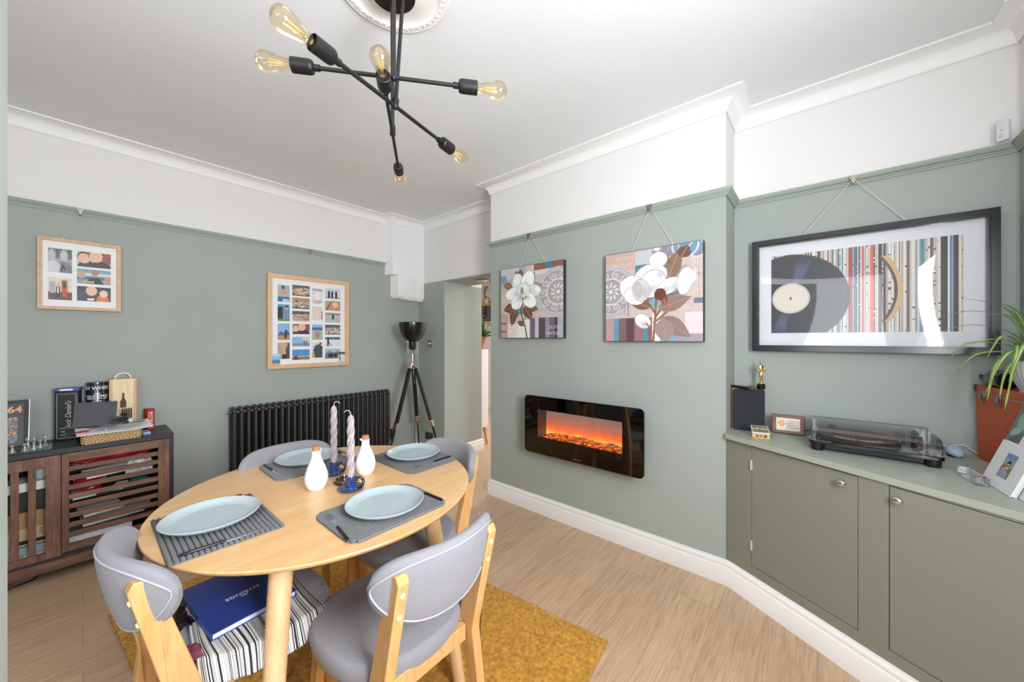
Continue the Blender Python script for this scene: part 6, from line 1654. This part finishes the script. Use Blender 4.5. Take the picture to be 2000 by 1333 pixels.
# orange trunk, bottle, plant
ORT = plain('orange_leatherette', 'BC5228', 0.5, var=0.18, scale=120, bump=0.15)
cs = thing('record_case', 'upright orange vintage record case with metal clasps', 'case', (2.412, -0.596, CT), math.radians(10))
b = MB(); vs = [(-0.230, -0.030, 0), (0.118, -0.030, 0), (0.118, 0.056, 0), (-0.230, 0.056, 0), (-0.240, -0.030, 0.285), (0.130, -0.030, 0.285), (0.130, 0.058, 0.285), (-0.240, 0.058, 0.285)]
vs = [(x, y * 0.7 + 0.002, z) for x, y, z in vs]
b.add(vs, [(0, 3, 2, 1), (4, 5, 6, 7), (0, 1, 5, 4), (1, 2, 6, 5), (2, 3, 7, 6), (3, 0, 4, 7)]); O('body', b, ORT, cs, bevel=0.004)
b = MB(); b.b2(-0.242, 0.132, -0.021, 0.0445, 0.286, 0.318); O('lid', b, ORT, cs, bevel=0.004)
b = MB(); b.b2(-0.241, 0.131, 0.0425, 0.0445, 0.279, 0.287); O('metal_rim', b, plain('dull_metal', '9C948C', 0.4, 0.8), cs)
BRN = plain('brown_leather_corner', '4E2A1E', 0.5)
for x in (-0.235, 0.125):
    O('corner_guard', MB().box((x, 0.0435, 0.305), (0.020, 0.004, 0.028)), BRN, cs, bevel=0.002)
for x in (0.075, -0.035):
    b = MB(); b.b2(x - 0.010, x + 0.010, 0.0440, 0.0475, 0.245, 0.300); b.tube([(x, 0.048, 0.255), (x, 0.052, 0.262), (x, 0.050, 0.285)], 0.005, 10); O('clasp', b, plain('aged_nickel', '8A847C', 0.35, 0.9), cs, bevel=0.001)
cz = CT + 0.3185
bt = thing('wine_bottle', 'dark bottle lying on its side on top of orange case', 'bottle', (2.412, -0.575, cz + 0.036), rot=(0, math.radians(90), math.radians(8)))
b = MB(); b.lathe([(0.0001, -0.048), (0.032, -0.048), (0.035, -0.043), (0.035, 0.035), (0.030, 0.055), (0.016, 0.078), (0.0135, 0.09), (0.0135, 0.115), (0.0001, 0.115)], 36); O('body', b, plain('black_bottle_glass', '0A0A0C', 0.12, coat=0.6), bt, smooth=True)
b = MB(); b.lathe([(0.0145, 0.088), (0.0150, 0.09), (0.0150, 0.128), (0.014, 0.13), (0.0001, 0.13)], 24); O('capsule', b, BLACKP, bt, smooth=True)
b = MB(); b.box((-0.0148, 0.004, 0.108), (0.0008, 0.008, 0.010)); b.box((-0.010, 0.0112, 0.108), (0.008, 0.001, 0.014), 0, Matrix.Rotation(0.0, 4, 'Z')); O('capsule_mark', b, PAPER, bt)

sp2 = thing('spider_plant', 'spider plant with long arching striped leaves in ribbed glass pot', 'plant', (2.275, -0.632, cz))
b = MB()
def potf(u, v):
    a = 2 * PI * u; rr = 0.045 + 0.030 * math.sin(min(1, v * 1.15) * PI / 2) - 0.004 * max(0, v - .85) / .15
    rr *= 1 + 0.018 * math.cos(36 * a); return (rr * math.cos(a), rr * math.sin(a), 0.002 + 0.115 * v)
b.grid(potf, 144, 16, cu=True); po_ = O('pot', b, plain('ribbed_grey_glass', 'B4B2AE', 0.2, var=0.05, coat=0.3), sp2, smooth='all', fixn=True)
b = MB(); b.lathe([(0.0001, 0.100), (0.070, 0.100)], 36, cap=False); O('soil', b, plain('potting_soil', '3A2A20', 0.9, var=0.4, scale=120), sp2)
b = MB(); b.lathe([(0.0001, 0), (0.05, 0), (0.05, 0.003), (0.0001, 0.003)], 30); O('base', b, plain('ribbed_grey_glass', 'B4B2AE', 0.2), sp2)
def leaf_mat():
    m, nt, b_ = _nt('variegated_leaf')
    uv = nt.nodes.new('ShaderNodeUVMap'); uv.uv_map = 'leaf'; sx_ = nt.nodes.new('ShaderNodeSeparateXYZ'); nt.links.new(uv.outputs[0], sx_.inputs[0])
    nt.links.new(_ramp(nt, sx_.outputs[0], [(0.0, '5E8A34'), (0.32, '7FA24A'), (0.46, 'D2DCA8'), (0.54, 'D2DCA8'), (0.68, '7FA24A'), (1.0, '5E8A34')]), b_.inputs['Base Color'])
    b_.inputs['Roughness'].default_value = 0.45
    return m
LM = leaf_mat(); LTIP = plain('dry_leaf_tip', 'B07A58', 0.8)


def blade(P, wmax, tipdry=False):
    """P: world points root->tip; flat tapering blade with a centre fold"""
    Q = [Vector(p) - sp2.location for p in P]; n = 28; pts = []
    for i in range(n):
        t = i / (n - 1) * (len(Q) - 1); k = min(int(t), len(Q) - 2); f = t - k
        p0 = Q[max(k - 1, 0)]; p1 = Q[k]; p2 = Q[k + 1]; p3 = Q[min(k + 2, len(Q) - 1)]
        pts.append(0.5 * ((2 * p1) + (p2 - p0) * f + (2 * p0 - 5 * p1 + 4 * p2 - p3) * f * f + (3 * p1 - p0 - 3 * p2 + p3) * f ** 3))
    b = MB(); vs = []; us = []
    for i, p in enumerate(pts):
        t = i / (n - 1); tg = (pts[min(i + 1, n - 1)] - pts[max(i - 1, 0)]).normalized()
        sd = tg.cross(Vector((0, 0, 1)));
        if sd.length < 0.15: sd = Vector((0.5, 0.8, 0.1))
        sd = sd.normalized(); sd = (sd + Vector((0, 0, 0.25))).normalized(); w_ = wmax * (0.35 + 0.65 * min(1, t * 4)) * (1 - t ** 3) ** 0.9 + 0.0003
        vs += [p - sd * w_, p + Vector((0, 0, -0.25 * w_)), p + sd * w_]; us += [0.0, 0.5, 1.0]
    fs = [(i * 3 + j, i * 3 + j + 1, i * 3 + j + 4, i * 3 + j + 3) for i in range(n - 1) for j in (0, 1)]
    ms_ = [1 if (tipdry and i >= n - 5) else 0 for i in range(n - 1) for j in (0, 1)]
    b.v = [tuple(v_) for v_ in vs]; b.f = fs; b.m = ms_
    o = O('leaf', b, [LM, LTIP], sp2, smooth='all', fixn=False)
    uvl = o.data.uv_layers.new(name='leaf')
    for li, l_ in enumerate(o.data.loops): uvl.data[li].uv = (us[l_.vertex_index], 0)
    return o


RT = (2.280, -0.632, cz + 0.10)
tips = [((2.25, -0.57, 1.45), (2.22, -0.50, 1.49), (2.21, -0.435, 1.508)), ((2.25, -0.56, 1.42), (2.20, -0.46, 1.458), (2.19, -0.375, 1.440)),
        ((2.25, -0.56, 1.37), (2.20, -0.45, 1.405), (2.20, -0.355, 1.370)), ((2.25, -0.57, 1.32), (2.20, -0.44, 1.33), (2.20, -0.365, 1.20)),
        ((2.25, -0.575, 1.33), (2.19, -0.50, 1.35), (2.16, -0.44, 1.33)), ((2.24, -0.58, 1.31), (2.17, -0.52, 1.28), (2.15, -0.47, 1.13)),
        ((2.26, -0.58, 1.33), (2.18, -0.55, 1.28), (2.16, -0.52, 1.09)), ((2.28, -0.58, 1.34), (2.23, -0.53, 1.36), (2.2, -0.49, 1.28)),
        ((2.24, -0.56, 1.30), (2.19, -0.46, 1.29), (2.18, -0.40, 1.20)), ((2.27, -0.57, 1.30), (2.24, -0.52, 1.25), (2.22, -0.495, 1.12)),
        ((2.26, -0.60, 1.33), (2.16, -0.56, 1.32), (2.12, -0.52, 1.20)), ((2.28, -0.66, 1.36), (2.2, -0.68, 1.40), (2.12, -0.70, 1.34)),
        ((2.33, -0.66, 1.38), (2.36, -0.68, 1.43), (2.40, -0.64, 1.42)), ((2.32, -0.60, 1.40), (2.28, -0.55, 1.47), (2.25, -0.49, 1.50)),
        ((2.27, -0.59, 1.40), (2.22, -0.54, 1.44), (2.16, -0.48, 1.44)), ((2.3, -0.7, 1.35), (2.26, -0.75, 1.36), (2.2, -0.76, 1.30)),
        ((2.25, -0.60, 1.36), (2.15, -0.58, 1.40), (2.08, -0.55, 1.38)), ((2.27, -0.58, 1.28), (2.235, -0.54, 1.22), (2.225, -0.525, 1.13))]
for i, T_ in enumerate(tips): blade([RT] + list(T_), 0.0075 if i % 3 else 0.0100, i in (4, 8))

# books, record sleeve and acrylic block at the right
def leaning(nm, label, cat, BLp, w_, h_, th, mats, rz, lean_):
    t_ = thing(nm, label, cat, BLp, rz)
    return t_, Matrix.Rotation(lean_, 4, 'X')
# local x runs from the left bottom corner to the right bottom corner, local -y faces the viewer
ang = math.atan2(-0.0995, -0.995)
lp = thing('record_sleeve', 'large dark green and grey record sleeve leaning against orange case', 'record sleeve', (2.236, -0.499, CT + 0.001), ang)
LE = Matrix.Rotation(math.radians(17), 4, 'X')
ML3 = axes((1, 0, 0), (0, 0, 1), (0, 1, 0), (0, 0, 0))
def facing(lean_deg):
    return Matrix.Rotation(math.radians(-lean_deg), 4, 'X') @ MA
MS = facing(17)
b = MB(); b.b2(0, 0.315, 0, 0.315, -0.004, 0, 0, MS); O('sleeve', b, plain('grey_card', '5C605E', 0.4), lp, bevel=0.0006)
a = Art(90, 90, '5A605C'); a.mottle(.1, 8)
for x, y, rx, ry, c, an in ((.12, .6, .10, .05, '8FB8A4', 30), (.2, .75, .14, .12, '7FAF98', 20), (.1, .25, .12, .1, '7FAF98', 60), (.35, .5, .2, .12, '3A3E3E', 0), (.15, .45, .08, .1, '2A2C2E', 30), (.5, .8, .2, .15, '8A2A34', 10), (.06, .03, .06, .05, '8A2A34', 0), (.6, .4, .25, .2, '8FB8A4', 40), (.3, .2, .12, .08, '8FB8A4', 20), (.85, .1, .2, .1, '8A2A34', 0)): a.ell(x, y, rx, ry, c, an)
M = MS @ Matrix.Translation((0.1575, 0.1575, 0.0006)); a.build('cover_art', M, 0.311, 0.311, lp, printed('glossy_print', 0.2, 0.5))
bk1 = thing('photo_book', 'white book with a beach couple photo on its cover, leaning', 'book', (2.136, -0.462, CT + 0.001), ang)
MS2 = facing(19)
b = MB(); b.b2(0, 0.190, 0.0, 0.165, -0.001, 0.0015, 0, MS2); b.b2(0, 0.190, 0.0, 0.165, -0.012, -0.0100, 0, MS2); b.b2(0.0, 0.003, 0.0, 0.165, -0.0100, -0.001, 0, MS2); O('cover', b, PAPER, bk1, bevel=0.0006)
b = MB(); b.b2(0.004, 0.186, 0.003, 0.162, -0.0098, -0.0012, 0, MS2); O('pages', b, plain('page_block', 'DAD9DC', 0.8), bk1)
a = Art(60, 80, '7A93B4', .75); a.rect(0, .78, 1, 1, '6E8FC0'); a.rect(0, .6, 1, .78, '8FA6C4'); a.rect(0, .45, 1, .62, 'B8A98C'); a.rect(0, 0, 1, .47, '7A7F48'); a.ell(.55, .62, .14, .12, '26262A'); a.ell(.55, .48, .12, .14, SKIN[0]); a.rect(.42, .49, .68, .54, '3A1A18'); a.ell(.24, .42, .13, .13, '5A3A2A'); a.ell(.25, .40, .11, .12, SKIN[1]); a.rect(.14, .41, .36, .46, '3A1A18'); a.poly([(0, 0), (.1, .28), (.5, .34), (.85, .25), (.9, 0)], '9AA6C4'); a.mottle(.12, 5)
M = MS2 @ Matrix.Translation((0.098, 0.085, 0.0019)); a.build('cover_photo', M, 0.060, 0.088, bk1)
bk2 = thing('white_book', 'white book with a line of handwriting on its cover, behind another', 'book', (2.095, -0.484, CT + 0.001), ang)
b = MB(); b.b2(0, 0.19, 0, 0.190, -0.010, 0, 0, MS2); O('cover', b, PAPER, bk2, bevel=0.0008)
text('lettering', "I'LL ALWAYS", 0.017, BLACKP, bk2, MS2 @ Matrix.Translation((0.075, 0.168, 0.0003)), 0.0002, shear=0.2)
text('lettering_line', 'LOVE YOU', 0.017, BLACKP, bk2, MS2 @ Matrix.Translation((0.105, 0.145, 0.0003)), 0.0002, shear=0.2)
ab = thing('acrylic_block', 'clear acrylic block holding up the leaning white book', 'acrylic block', (2.118, -0.440, CT), ang)
b = MB(); b.b2(-0.060, 0.085, -0.022, 0.012, 0.0, 0.030); O('block', b, glassy('acrylic_block', (0.90, 0.91, 0.92), 0.16, 0.02), ab, bevel=0.002)
